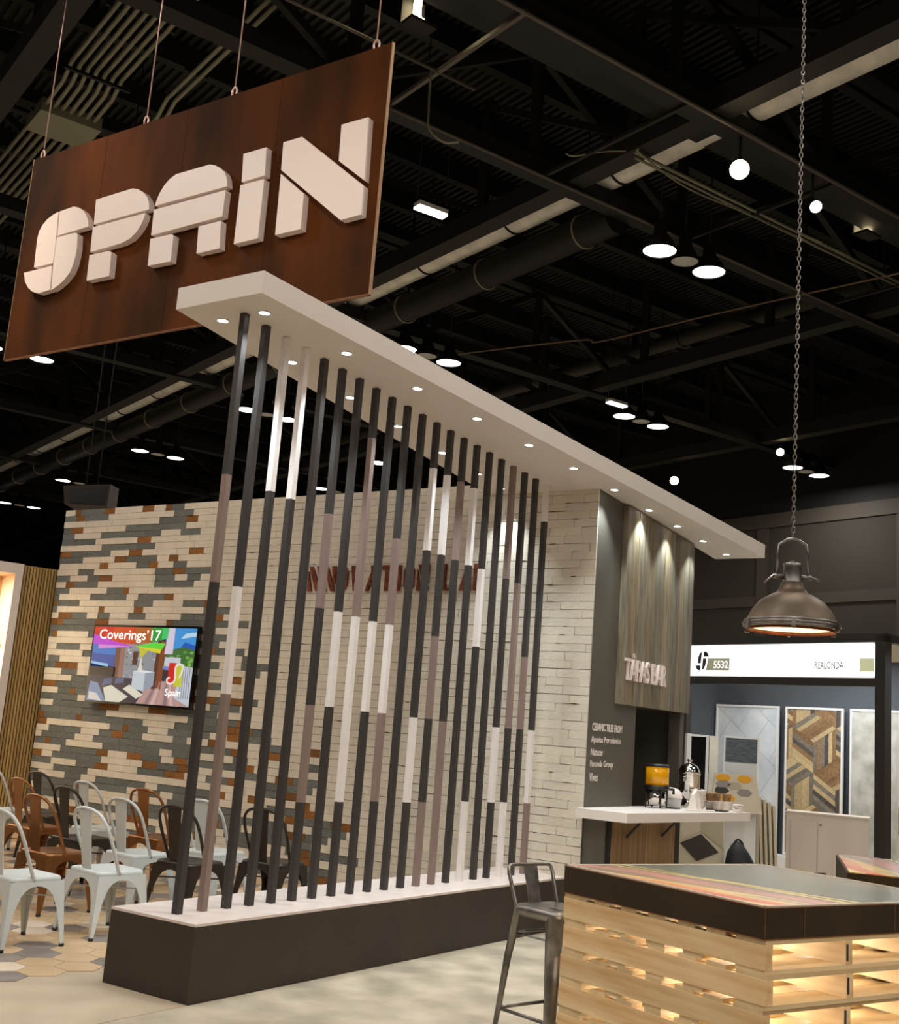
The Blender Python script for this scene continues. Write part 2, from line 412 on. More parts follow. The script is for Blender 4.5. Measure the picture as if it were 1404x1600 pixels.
# ------------------------------------------------------------------ bar wall (dark) with a recess
wr = MB()
wr.box((XW + 0.0135, YW, 0), (XW + .165, YW + .0115, 3.5)); wr.box((XW + 0.165, YW, 0), (5.46, 0.0, 1.98))
def soffit(x): return 4.145 - 0.058 * x
wr.prism([(XW + .0135, YW, 3.5), (XW + .165, YW, 3.5), (XW + .165, YW, soffit(XW + .165) - .003), (XW + .0135, YW, soffit(XW) - .003)], (0, .0115, 0))
wr.prism([(XW + .165, YW, 1.98), (6.66, YW, 1.98), (6.66, YW, soffit(6.66) - .003), (XW + .165, YW, soffit(XW + .165) - .003)], (0, .12, 0)); wr.box((6.56, YW, 0), (6.66, 0.0, 1.98))
wr.box((5.46, 0.75, 0), (6.66, 0.8, 2.2)); wr.box((5.42, 0.0, 0), (5.46, 0.8, 2.2)); wr.box((6.66, 0.0, 0), (6.70, 0.8, 2.2)); wr.box((5.46, 0.0, 1.98), (6.66, 0.75, 2.02))
wall_r = tag(wr.build('wall_right', 'bar_wall'), kind='structure')
FX = Frame((0, YW, 0), (1, 0, 0), (0, 0, 1))      # facing -y, u = +x
for nm, st, x0, x1, z0, z1, bd in [('lettering', 'CERAMIC TILES FROM', 4.545, 5.165, 1.70, 1.77, .03), ('lettering', 'Apavisa Porcelanico', 4.54, 5.152, 1.582, 1.653, .012), ('lettering', 'Natucer', 4.541, 4.789, 1.482, 1.543, .012), ('lettering', 'Peronda Group', 4.537, 5.003, 1.366, 1.44, .012), ('lettering', 'Vives', 4.535, 4.704, 1.258, 1.328, .012)]:
    text(nm, st, FX, x0, z0, x1, z1, 0.0005, 0.002, 'paper', wall_r, (0, 0, 0), bd)

# plank board with TAPAS BAR
tb = thing('bar_sign', 'tall grey-brown plank board with white TÀPAS BAR letters above the counter', 'sign', (5.8, YW, 1.97))
og = (5.8, YW, 1.97); n = 13; wd = (6.65 - 4.98) / n
for k in range(n):
    x0 = 4.98 + wd * k; x1 = x0 + wd - 0.004; zt = 4.145 - 0.058 * x1 - 0.012; dd = random.uniform(0, .004)
    mb = MB(); mb.box((x0, YW - 0.055 - dd, 1.965), (x1, YW - 0.001, zt)); mb.build('plank', ['barn_plank', 'barn_tan', 'barn_plank', 'barn_grey'][(k * 5 + k // 3) % 4], tb, og)
text('lettering', 'T\u00c0PAS BAR', FX, 5.02, 2.19, 5.965, 2.45, 0.0595, 0.025, 'white_letter', tb, og, 0.0)

# ------------------------------------------------------------------ hall walls
wf = tag(MB().prism([hall(-25, 22, 0), hall(70, 22, 0), hall(70, 22.4, 0), hall(-25, 22.4, 0)], (0, 0, 8.0)).build('wall_far', 'hall_wall'), kind='structure')
for a in [-20 + 4.2 * k for k in range(20)]:
    MB().prism([hall(a, 21.92, 0), hall(a + .35, 21.92, 0), hall(a + .35, 22, 0), hall(a, 22, 0)], (0, 0, 7.6)).build('wall_pilaster', 'hall_trim', wf)
for z in (5.5, 7.62):
    MB().prism([hall(-25, 21.95, z), hall(70, 21.95, z), hall(70, 22, z), hall(-25, 22, z)], (0, 0, 0.28 if z < 6 else .38)).build('wall_rail', 'hall_trim', wf)
tag(MB().prism([hall(-25, 22.1, 8.0), hall(70, 22.1, 8.0), hall(70, 22.4, 8.0), hall(-25, 22.4, 8.0)], (0, 0, 4)).build('wall_upper', 'beam_dark'), kind='structure')
tag(MB().prism([hall(66, -25, 0), hall(66, 22, 0), hall(66.3, 22, 0), hall(66.3, -25, 0)], (0, 0, 12)).build('wall_left', 'beam_dark'), kind='structure')

# ================================================================== CEILING
ZD = 11.6
ce = MB(); ce.prism([hall(-25, -25, ZD), hall(66, -25, ZD), hall(66, 22.3, ZD), hall(-25, 22.3, ZD)], (0, 0, 0.2))
ceil = tag(ce.build('ceiling', 'ceiling_dark'), kind='structure')
mb = MB()
for k in range(230):
    b = -10 + 0.14 * k; mb.prism([hall(-8, b, ZD - .07), hall(45, b, ZD - .07), hall(45, b + .06, ZD - .07), hall(-8, b + .06, ZD - .07)], (0, 0, .07))
tag(mb.build('deck_rib', 'ceiling_dark', ceil), kind='stuff')
for a in [-5 + 1.6 * k for k in range(30)]:
    MB().prism([hall(a, -20, ZD - .45), hall(a, 22, ZD - .45), hall(a + .16, 22, ZD - .45), hall(a + .16, -20, ZD - .45)], (0, 0, .37)).build('purlin', 'beam_dark', ceil)
def girder(a, z0, z1, b0=-20, b1=22, step=2.9, off=0.0):
    m = MB(); m.prism([hall(a, b0, z0), hall(a, b1, z0), hall(a + .28, b1, z0), hall(a + .28, b0, z0)], (0, 0, .22)); m.build('girder', 'beam_dark', ceil)
    m = MB(); m.prism([hall(a, b0, z1), hall(a, b1, z1), hall(a + .28, b1, z1), hall(a + .28, b0, z1)], (0, 0, .22)); m.build('girder', 'beam_dark', ceil)
    m = MB(); b = b0 + off; up = True
    while b + step < b1:
        m.bar(hall(a + .14, b, z0 + .2), hall(a + .14, b, z1), .12, .12)
        m.bar(hall(a + .14, b, z0 + .2 if up else z1), hall(a + .14, b + step, z1 if up else z0 + .2), .11, .11); b += step; up = not up
    m.build('truss_web', 'beam_dark', ceil)
for a, z0 in ((2.35, 9.0), (4.9, 9.0), (11.6, 9.0), (18.0, 9.0), (24.5, 9.0), (31.0, 9.0), (37.4, 9.0), (-4.0, 9.4)): girder(a, z0, ZD - .75)
MB().prism([hall(2.7, -20, 9.3), hall(2.7, 22, 9.3), hall(3.3, 22, 9.3), hall(3.3, -20, 9.3)], (0, 0, .5)).build('girder', 'beam_dark', ceil)
for b in (-0.1, 6.6, 13.4, 19.0, -6.0):
    m = MB(); z0 = 9.05
    m.prism([hall(-10, b, z0), hall(60, b, z0), hall(60, b + .3, z0), hall(-10, b + .3, z0)], (0, 0, .3)); m.build('joist', 'beam_brown', ceil)
    m = MB()
    for k in range(22):
        a = -9 + 3.2 * k; m.bar(hall(a, b + .15, z0 + .3), hall(a, b + .15, ZD - .4), .14, .14); m.bar(hall(a, b + .15, z0 + .3), hall(a + 3.2, b + .15, ZD - .5), .1, .1)
    m.build('truss_web', 'beam_dark', ceil)
# steel pipes along the girders that catch the light
for n_, a, z, b0, b1, r in (('pipe', 2.3, 8.95, -6, 21, .028), ('pipe', 4.86, 8.95, 3, 21, .022), ('pipe', 3.86, 8.98, -2, 4.2, .02)):
    MB().tube([hall(a, b0, z), hall(a, b1, z)], r, 8).build(n_, 'pipe_grey', ceil)
for b in (3.68, 6.2, 9.0, 12.5):
    MB().bar(hall(2.3, b, 8.98), hall(4.9, b, 9.0), .05, .05).build('brace', 'pipe_grey' if b < 4 else 'beam_brown', ceil)

# cable tray
ct = thing('cable_tray', 'thin cable tray with looping wires under the girders beside the pendant chain', 'cable tray', hall(3.6, 6.6, 8.95))
o0 = hall(3.6, 6.6, 8.95)
MB().tube([hall(3.62, 6.6, 9.0), hall(3.62, 13, 9.0)], .022, 6).build('tray_rail', 'conduit_grey', ct, o0)
MB().tube([hall(3.72, 6.7, 9.0), hall(3.72, 13, 9.0)], .018, 6).build('tray_rail', 'conduit_grey', ct, o0)
MB().tube(smooth_path([hall(3.45, 6.5, 8.95), hall(3.5, 6.6, 8.92), hall(3.62, 7.6, 8.86), hall(3.66, 9, 8.94), hall(3.66, 12, 8.95)]), .014, 6).build('wire', 'conduit_grey', ct, o0)
MB().tube(smooth_path([hall(3.68, 6.5, 9.0), hall(3.9, 6.3, 9.0), hall(4.2, 6.1, 8.98), hall(4.26, 6.0, 9.0)]), .012, 6).build('wire', 'conduit_grey', ct, o0)

# ducts
def duct(label, b, z, r, a0, a1, m, strap):
    o = hall(a0, b, z - r); t = thing('air_duct', label, 'duct', o)
    MB().tube([hall(a0, b, z), hall(a1, b, z)], r, 24).build('duct_pipe', m, t, o)
    a = a0 + .7
    while a < a1:
        c = hall(a, b, z); MB().tube([c + H2 * (r + .012) * math.cos(R(15 * k)) + Z * (r + .012) * math.sin(R(15 * k)) for k in range(24)], .018, 6, closed=True).build('strap', strap, t, o)
        MB().tube([hall(a, b, z + r), hall(a, b, ZD - .4)], .012, 6).build('hanger_rod', 'beam_dark', t, o); a += 2.35
duct('silver round duct running from the sign up to the top right corner', 7.45, 9.55, 0.26, -3, 40, 'duct_silver', 'beam_dark')
duct('dark brown round duct hanging just below the silver duct', 7.85, 9.05, 0.24, 5.2, 40, 'duct_brown', 'conduit_grey')
duct('dull grey round duct far back above the white canopy end', 14.2, 10.0, 0.16, 2, 30, 'duct_dull', 'beam_dark')

# conduits
def conduits(label, b, n_, z, a0, a1, box=None, gap=.115):
    o = hall(a0, b, z); t = thing('conduit_run', label, 'conduit', o)
    for k in range(n_):
        bb = b + gap * k
        MB().tube([hall(a0, bb, z), hall(8.45, bb, z), hall(8.75, bb, z - .16), hall(9.35, bb, z - .2), hall(a1, bb, z - .2)], .032, 8).build('conduit', 'conduit_grey', t, o)
    a = a0 + 1.0
    while a < a1:
        MB().bar(hall(a, b - .1, z + .05 if a < 8.4 else z - .15), hall(a, b + gap * n_, z + .05 if a < 8.4 else z - .15), .05, .04).build('strut', 'beam_dark', t, o); a += 1.45
    if box: MB().prism([hall(box, b - .06, z - .32), hall(box + .75, b - .06, z - .32), hall(box + .75, b + gap * n_, z - .32), hall(box, b + gap * n_, z - .32)], (0, 0, .2)).build('junction_box', 'conduit_grey', t, o)
conduits('bundle of grey conduits with a square junction box behind the left of the sign', 0.85, 7, 10.0, 4.5, 16, 9.45)
conduits('pair of grey conduits slanting behind the middle of the sign', 2.2, 2, 10.0, 5.2, 14)

# slack cables under the roof
one('slack_cable', MB().tube(smooth_path([hall(13.2, 9.4, 9), hall(11.2, 9.9, 8.9), hall(8.9, 10.6, 8.8), hall(8.55, 10.8, 8.75), hall(6.4, 11.4, 8.9), hall(3, 12.2, 9.0)]), .016, 6), 'rope', 'long slack brown cable crossing below the roof above the canopy', 'cable', hall(8.55, 10.8, 8.7))
one('hanging_cable', MB().tube(smooth_path([hall(3.9, 3.6, 8.98), hall(3.88, 3.6, 8.5), hall(3.86, 3.62, 8.25), hall(3.75, 3.75, 8.1), hall(3.6, 3.86, 8.08)]), .014, 6), 'conduit_grey', 'short grey cable end hanging down just right of the sign top', 'cable', hall(3.9, 3.6, 8.1))

# high-bay clusters
def cluster(i, j, label, c=None, ks=(-1, 0, 1)):
    c = c or hall(4.7 + 6.45 * i, 3.0 + 5.75 * j, 8.5); t = thing('high_bay_cluster', label, 'ceiling lamp', c)
    for k in ks:
        p = H2 * (0.52 * k); lit = k != 0; r = 0.24 if lit else 0.2
        MB().lathe([(r, 0.0), (r * 1.02, 0.02), (r * .8, .14), (.1, .26), (.09, .42), (0.0, .44)], 20, p, cap=False).build('reflector', 'beam_brown' if lit else 'duct_brown', t)
        MB().lathe([(0.0, 0.012), (r * .97, 0.012), (r * .97, 0.02), (0, 0.02)], 20, p, cap=False).build('lens', 'bulb_white' if lit else 'bulb_dim', t)
        MB().tube([p + Z * .42, p + Z * (ZD - 8.95)], .012, 6).build('hanger_rod', 'beam_dark', t)
    lamp('cluster_light', 'AREA', (0, 0, -0.03), HIGHBAY_W, WARM, t, size=0.9)
LB = {(0, 1): 'lamp cluster hanging highest, left of the pendant chain', (1, 1): 'lamp cluster half hidden behind the upper edge of the white canopy', (1, 2): 'lamp cluster above the middle of the canopy, right of the tall slats',
      (1, 3): 'lamp cluster crossed by the lower part of the pendant chain', (2, 0): 'lamp cluster below the lower left corner of the SPAIN sign', (2, 1): 'lamp cluster seen between the first four slats',
      (3, 1): 'lamp cluster left of the slats, above the brick wall', (3, 2): 'lamp cluster low behind the fifth and sixth slats', (4, 1): 'lamp cluster right beside the hung loudspeaker', (5, 1): 'farthest lamp cluster at the left edge, above the pine slat booth'}
for (i, j), lb in LB.items(): cluster(i, j, lb)
cluster(0, 0, 'single high-bay lamp seen beside the eighth slat under the canopy', Vector((19.053, 13.886, 8.5)) - H2 * .52, (1,))
n_ = 0
for i in range(-3, 3):
    for j in range(-2, 2):
        if (i, j) in LB or (i, j) in ((0, 0), (1, 0), (2, 0)): continue
        c = hall(4.7 + 6.45 * i, 3.0 + 5.75 * j, 8.5)
        if (c - CAM).length > 26: continue
        cluster(i, j, 'lamp cluster of the hall grid outside the picture')
for o in list(COL.objects):
    if o.get('label') == 'lamp cluster of the hall grid outside the picture': o['group'] = 'hall lamps outside the picture'

# linear fixtures, bulbs, spot
def linear(p, q, label):
    p, q = Vector(p), Vector(q); o = (p + q) / 2; t = thing('linear_light', label, 'ceiling lamp', o)
    MB().bar(p, q, .16, .06).build('housing', 'frame_white', t, o); MB().bar(p - Z * .045, q - Z * .045, .14, .03).build('diffuser', 'bulb_white', t, o)
    for k in (p, q): MB().tube([k + Z * .03, Vector((k.x, k.y, ZD - .02))], .008, 5).build('hanger_rod', 'beam_dark', t, o)
linear((6.634, 3.927, 8.5), (7.055, 3.75, 8.5), 'small bright strip lamp just right of the SPAIN sign')
linear((15.715, 5.475, 8.5), (16.151, 5.30, 8.5), 'small bright strip lamp far back above the canopy middle')
def emergency(c, label):
    c = Vector(c); t = thing('flood_lamp', label, 'lamp', c)
    MB().obox(H1 * .1 + H2 * -.16, H2 * .3, H1 * .06, Z * .34).build('back_plate', 'beam_dark', t)
    MB().tube(smooth_path([Vector((0, 0, .3)) + H2 * -.02, H2 * -.02 + Z * .12, H2 * .0 + Z * .05, H2 * .07 + Z * .03]), .045, 8).build('bulb', 'bulb_warm', t)
    MB().obox(H1 * -.12 + H2 * -.16 + Z * -.05, H2 * .34, H1 * .2, Z * .04).build('bracket', 'beam_brown', t)
emergency((4.225, 2.301, 9.25), 'small yellow glowing lamp in a bracket above the top right of the sign')
emergency((11.5, -0.70, 9.25), 'small yellow glowing lamp near the right edge beside the chain')
def spot(c, tgt, label, r, power, m='bulb_white', tint=(1.0, .86, .70)):
    c = Vector(c); t = thing('spot_light', label, 'spotlight', c); d = (Vector(tgt) - c).normalized()
    MB().tube([Vector((0, 0, 0)), -d * .32], [r * 1.06, r * .7], 16).build('housing', 'black_plastic', t)
    MB().tube([d * .004, d * .012], r, 16).build('lens', m, t)
    MB().tube([-d * .15 + Z * .03, -d * .15 + Z * (9.2 - c.z if c.z < 9 else .5)], .02, 6).build('hanger', 'beam_dark', t)
    if power: lamp('spot_beam', 'SPOT', d * .05, power, tint, t, target=None, direction=tuple(d), angle=46, blend=.8, rad=.15)
spot((7.524, -0.215, 8.5), CAM + Vector((0, 0, -.5)), 'dazzling round spotlight pointed at the viewer, upper right', .115, 0, 'bulb_warm')
spot((8.855, -0.742, 8.5), (2, -6, 2), 'round white spotlight just right of the chain, below the dazzling one', .075, 0)
spot((22.921, 7.036, 8.5), (0, -3, 2), 'tiny far spotlight just above the right slope of the canopy', .11, 0, 'bulb_warm')
spot((21.9, 3.9, 8.8), (0, -3, 2), 'tiny far bulb touching the pendant chain beside a lamp cluster', .09, 0, 'bulb_warm')
spot((-6.0, 3.0, 8.2), (1.0, 2.1, 5.5), 'track spotlight outside the picture lighting the SPAIN sign', .14, TRACK_W)
spot((-4.5, -2.0, 8.0), (2.0, 0.0, 3.0), 'track spotlight outside the picture lighting the slat screen', .14, TRACK_W * .8)
spot((-1.5, 4.5, 8.0), (4.4, 4.5, 1.8), 'track spotlight outside the picture lighting the brick wall', .14, TRACK_W * .7, 'bulb_warm', (1.0, .78, .5))

# loudspeaker hung above the wall
o = Vector((4.95, 7.75, 4.15)); t = thing('loudspeaker', 'dark brown loudspeaker box hung above the left end of the brick wall', 'loudspeaker', o)
MB().hexa([(4.77, 7.95, 4.18), (5.12, 7.52, 4.2), (5.6, 7.9, 4.2), (5.3, 8.3, 4.18), (4.74, 7.98, 4.42), (5.12, 7.5, 4.5), (5.6, 7.9, 4.56), (5.25, 8.35, 4.5)]).build('cabinet', 'speaker_brown', t, o)
MB().hexa([(4.80, 7.90, 4.20), (5.08, 7.555, 4.22), (5.09, 7.56, 4.22), (4.81, 7.905, 4.2), (4.775, 7.92, 4.39), (5.085, 7.53, 4.46), (5.095, 7.535, 4.46), (4.785, 7.925, 4.39)]).build('grille', 'black_plastic', t, o)
for q in ((5.0, 7.85), (5.35, 8.05)): MB().tube([(q[0], q[1], 4.45), (q[0], q[1], ZD - .02)], .008, 6).build('suspension_wire', 'beam_brown', t, o)

# ================================================================== SPAIN SIGN
XS = 1.0; o = Vector((XS, 2.04, 4.54)); sg = thing('hanging_sign', 'huge rusted steel sign with white block letters SPAIN hung on wires', 'sign', o)
edges = [0.0, 1.05, 2.08, 3.08, 4.09]
for a, b in zip(edges, edges[1:]):
    ob = MB().box((XS, a + .002, 4.54), (XS + .022, b - .002, 6.47)).build('steel_sheet', 'rust_steel', sg, o)
for a in (-0.008, 4.09): MB().box((XS - .003, a, 4.535), (XS + .025, a + .008, 6.475)).build('edge_strip', 'rust_edge', sg, o)
MB().box((XS - .003, 0, 4.53), (XS + .025, 4.09, 4.54)).build('edge_strip', 'burnt_edge', sg, o)
LET = {
 'S': [[(3.537,5.822),(3.609,5.807),(3.685,5.777),(3.740,5.735),(3.774,5.681),(3.786,5.611),(3.771,5.339),(3.511,5.335),(3.508,5.458)],
   [(3.906,5.310),(3.517,5.312),(3.497,5.087),(3.660,5.079),(3.742,5.108),(3.814,5.157),(3.870,5.222)],
   [(3.522,5.821),(3.332,5.830),(3.262,5.806),(3.196,5.763),(3.142,5.709),(3.108,5.655),(3.094,5.599),(3.502,5.590)],
   [(3.504,5.574),(3.260,5.573),(3.227,5.554),(3.209,5.425),(3.212,5.356),(3.225,5.278),(3.260,5.204),(3.327,5.145),(3.399,5.107),(3.477,5.081),(3.499,5.319)]],
 'P': [[(3.042,5.835),(2.586,5.843),(2.516,5.822),(2.441,5.779),(2.388,5.726),(2.356,5.671),(2.342,5.608),(3.026,5.606)],
   [(3.033,5.581),(2.382,5.583),(2.391,5.538),(2.415,5.490),(2.458,5.435),(2.528,5.386),(2.630,5.363),(3.020,5.352)],
   [(3.024,5.325),(2.774,5.320),(2.742,5.295),(2.733,5.089),(3.017,5.094)]],
 'A': [[(2.276,5.625),(2.263,5.676),(2.236,5.732),(2.193,5.789),(2.136,5.834),(2.070,5.859),(1.691,5.860),(1.627,5.839),(1.567,5.803),(1.510,5.754),(1.480,5.701),(1.463,5.626)],
   [(2.282,5.591),(1.475,5.597),(1.477,5.378),(2.275,5.367)], [(2.278,5.337),(2.032,5.333),(2.006,5.315),(2.003,5.095),(2.267,5.102)], [(1.730,5.342),(1.486,5.342),(1.467,5.111),(1.716,5.111)]],
 'I': [[(1.326,5.867),(1.086,5.868),(1.071,5.633),(1.309,5.627)], [(1.318,5.604),(1.072,5.603),(1.069,5.121),(1.317,5.119)]],
 'N': [[(0.915,5.868),(0.729,5.869),(0.092,5.342),(0.089,5.121),(0.274,5.115),(0.907,5.641)], [(0.905,5.608),(0.651,5.393),(0.646,5.116),(0.895,5.115)], [(0.353,5.876),(0.107,5.875),(0.092,5.384),(0.345,5.589)]]}
for ch, ps in LET.items():
    for P in ps:
        MB().prism([(XS - .06, y, z) for y, z in P], (.06, 0, 0)).build('letter_block', 'white_letter', sg, o)['label'] = 'white block of the letter ' + ch
for y in (4.0, 2.62, 1.59, 0.16):
    wv = MB().tube([(XS + .018, y, 6.53), (XS + .018, y, 9.2)], .006, 6).build('suspension_wire', 'cable_pink', sg, o)
    MB().tube(smooth_path([(XS + .018, y - .02, 6.47), (XS + .018, y - .025, 6.52), (XS + .018, y, 6.55), (XS + .018, y + .025, 6.52), (XS + .018, y + .02, 6.47)], 4), .008, 6).build('shackle', 'cable_pink', sg, o)

# ================================================================== PLINTH, SLATS, CANOPY
o = Vector((0, 0, 0)); pl = thing('plinth', 'long low plinth with charcoal sides and white top under the slats', 'plinth', o)
MB().box((0, 0, 0), (XW - .002, .699, .415)).build('plinth_body', 'plinth_dark', pl); MB().box((0, 0, .415), (XW - .002, .699, .43)).build('plinth_slab', 'plinth_top', pl)
SEG = ['K3.07B2.39K', 'K2.39W1.72B', 'W3.05K', 'W3.04K', 'K', 'K3.02B2.36K1.70B1.06K', 'K2.36W1.70K', 'K3.67B2.35W1.06K', 'K2.34W1.69K', 'K2.99B2.34W1.69B1.06K', 'K', 'K3.63W2.97K1.68W1.05K', 'K3.62W2.97K2.32B1.68K1.05B', 'K3.61B2.96K1.67B', 'K3.60W2.95K', 'K2.95W2.30K1.05W', 'K', 'B2.93K1.66W1.04K', 'K2.92B1.66K1.04W', 'K2.29B1.66K', 'W3.55K1.66W1.03B']
ORD = 'first second third fourth fifth sixth seventh eighth ninth tenth eleventh twelfth thirteenth fourteenth fifteenth sixteenth seventeenth eighteenth nineteenth twentieth twenty-first'.split()
import re
CN = {'K': 'black', 'W': 'white', 'B': 'taupe'}
def soffit(x): return 4.145 - 0.058 * x
YS = 0.311; hw = 0.0225
for i, sq in enumerate(SEG):
    x = 0.153 + 0.2033 * i; top = soffit(x) - .002; seq = re.findall(r'([KWB])([\d.]*)', sq)
    cols = ' over '.join(CN[c] for c, _ in seq) if len(seq) < 5 else 'banded ' + ' and '.join(dict.fromkeys(CN[c] for c, _ in seq))
    t = thing('vertical_slat', ORD[i] + ' slat from the near end, ' + (cols if len(seq) > 1 else 'all black'), 'slat', (x, YS, .43), 0, 'vertical slats between plinth and canopy')
    zt = top
    for c, zz in seq:
        z0 = float(zz) if zz else .4305
        MB().box((-hw, -hw, z0 - .43), (hw, hw, zt - .43)).build('segment', {'K': 'slat_black', 'W': 'slat_white', 'B': 'slat_taupe'}[c], t); zt = z0
X0, X1 = -0.063, 7.375
yf = lambda x: -0.034 - 0.09 * x
yr = lambda x: 0.726 + 0.075 * x
plan = [(X0, yf(X0)), (X1, yf(X1)), (X1, YW - .004), (XW - .004, YW - .004), (XW - .004, yr(XW)), (X0, yr(X0))]
o = Vector((X0, .3, soffit(X0))); cn = thing('canopy', 'long white canopy slab with recessed downlights over the slats', 'canopy', o)
m = MB(); n0 = len(plan)
m.v = [Vector((x, y, soffit(x))) for x, y in plan] + [Vector((x, y, soffit(x) + .146)) for x, y in plan]
m.face(range(n0 - 1, -1, -1)); m.face(range(n0, 2 * n0))
for i in range(n0): m.face((i, (i + 1) % n0, n0 + (i + 1) % n0, n0 + i))
m.build('canopy_slab', 'canopy_white', cn, o)
DL = [(0.186, .175), (.928, .085), (1.669, .004), (2.386, -.068), (3.089, -.138), (3.785, -.195), (4.493, -.25), (5.238, -.268), (5.881, -.292), (6.526, -.316), (7.164, -.335), (.188, .544), (.942, .594), (1.684, .645), (2.381, .69), (3.102, .733), (3.76, .773), (4.24, .82)]
for x, y in DL:
    zz = soffit(x)
    rg = MB().lathe([(.034, -.004), (.05, -.004), (.05, .0), (.034, .0)], 16, (x, y, zz), cap=False).build('downlight_ring', 'frame_white', cn, o)
    MB().lathe([(0, -.0022), (.034, -.0022), (.034, -.001), (0, -.001)], 12, (x, y, zz), cap=False).build('downlight_lens', 'led_white', cn, o)
    lamp('downlight_beam', 'SPOT', Vector((x, y, zz - .02)) - o, DOWNLIGHT_W, (.84, .96, 1.0), cn, angle=84, blend=.7, rad=.03)

# ================================================================== INNOVATION LAB letters
il = thing('wall_sign', 'rust-brown stencil letters INNOVATION LAB on the white bricks behind the slats', 'sign', (XW, 2.2, 2.94)); o = Vector((XW, 2.2, 2.94))
GL = {'I': [[(0, 0), (1, 0), (1, 1), (0, 1)]], 'N': [[(0, 0), (.34, 0), (.0, .8)], [(0.02, 1), (.3, 1), (1, .1), (.95, 0), (.68, 0)], [(.66, 1), (1, 1), (1, .3), (.92, .3)]],
      'O': [[(.44, 0), (.2, .03), (0, .22), (0, .78), (.2, .97), (.44, 1), (.44, .82), (.34, .72), (.34, .28), (.44, .18)], [(.56, 0), (.8, .03), (1, .22), (1, .78), (.8, .97), (.56, 1), (.56, .82), (.66, .72), (.66, .28), (.56, .18)]],
      'V': [[(0, 1), (.36, 1), (.6, .1), (.55, 0), (.3, 0)], [(.72, 1), (1, 1), (.72, .2), (.64, .34)]], 'A': [[(0, 0), (.28, 0), (.5, .55), (.4, .72)], [(.36, 1), (.66, 1), (1, 0), (.66, 0)], [(.36, .2), (.56, .2), (.52, .32), (.4, .32)]],
      'T': [[(0, .82), (1, .82), (1, 1), (0, 1)], [(.3, 0), (.7, 0), (.7, .78), (.3, .78)]], 'L': [[(0, 0), (.38, 0), (.38, 1), (0, 1)], [(.44, 0), (1, 0), (1, .13), (.44, .13)]],
      'B': [[(0, 0), (.34, 0), (.34, 1), (0, 1)], [(.42, .54), (.8, .54), (1, .64), (1, .88), (.82, 1), (.42, 1), (.42, .84), (.68, .84), (.68, .68), (.42, .68)], [(.42, 0), (.82, 0), (1, .12), (1, .38), (.82, .48), (.42, .48), (.42, .32), (.68, .32), (.68, .16), (.42, .16)]]}
for ch, ya, yb in [('I', 3.37, 3.316), ('N', 3.263, 3.094), ('N', 3.059, 2.893), ('O', 2.876, 2.73), ('V', 2.687, 2.544), ('A', 2.486, 2.337), ('T', 2.287, 2.133), ('I', 2.093, 2.045), ('O', 2.005, 1.878), ('N', 1.839, 1.699), ('L', 1.538, 1.424), ('A', 1.334, 1.193), ('B', 1.171, 1.062)]:
    mb = MB()
    for P in GL[ch]: mb.prism([(XW - .024, ya + (yb - ya) * u, 2.945 + .265 * v) for u, v in P], (.0215, 0, 0))
    mb.build('letter', 'rust_letter', il, o)

# ================================================================== TELEVISION
TX = XW - .075; ty0, ty1, tz0, tz1 = 6.53, 4.75, 1.611, 2.54; o = Vector((XW, 5.64, 1.61)); tv = thing('television', 'flat screen television on the brick wall showing a terrace and Coverings 17', 'television', o)
MB().box((TX, ty1, tz0), (TX + .05, ty0, tz1)).build('casing', 'black_gloss', tv, o); MB().box((TX + .05, 5.4, 1.9), (XW - .003, 5.9, 2.25)).build('wall_bracket', 'black_plastic', tv, o)
TW, TH = ty0 - ty1 - .05, tz1 - tz0 - .05
FT = Frame((TX - .0005, ty0 - .025, tz0 + .025), (0, -1, 0), (0, 0, 1))
PAL = []; pm = MB()
def scr(c, P, layer):
    nm = 'screen_%d_%d_%d' % c
    if nm not in MATS: mat(nm, s(*c), .3, emit=0.85); MATS[nm].node_tree.nodes['Principled BSDF'].inputs['Base Color'].default_value = (.01, .01, .01, 1); PAL.append(nm)
    elif nm not in PAL: PAL.append(nm)
    pm.poly([FT(u * TW, v * TH, .0004 * layer) for u, v in P], PAL.index(nm))
scr((48, 38, 44), rect(0, 0, 1, 1), 0)
scr((40, 120, 200), [(0, .46), (.24, .46), (.24, .80), (0, .80)], 1); scr((30, 80, 160), [(0, .46), (.24, .46), (.24, .62), (0, .64)], 2); scr((150, 200, 230), [(0, .5), (.18, .46), (.18, .5), (0, .53)], 3)
scr((20, 16, 22), [(0, .30), (.26, .24), (.26, .46), (0, .5)], 2); scr((112, 72, 58), [(.24, .24), (.32, .24), (.34, .86), (.24, .80)], 2); scr((150, 108, 96), [(.29, .3), (.34, .3), (.34, .86), (.29, .86)], 3)
scr((142, 146, 152), [(.33, .26), (.66, .22), (.66, .82), (.33, .82)], 2)
for k in range(70):
    q = random.Random(k); a = q.uniform(.34, .63); b = q.uniform(.28, .8); g = q.randint(90, 225); scr((g // 20 * 20, g // 20 * 20, min(255, g // 20 * 20 + 8)), rect(a, b, a + q.uniform(.012, .03), b + q.uniform(.015, .03)), 3)
scr((70, 36, 30), [(.42, .5), (.47, .5), (.47, .68), (.42, .68)], 4); scr((130, 66, 36), [(.655, .22), (.72, .2), (.74, .8), (.67, .84)], 4); scr((84, 44, 32), [(.63, .2), (.67, .2), (.68, .84), (.65, .84)], 5)
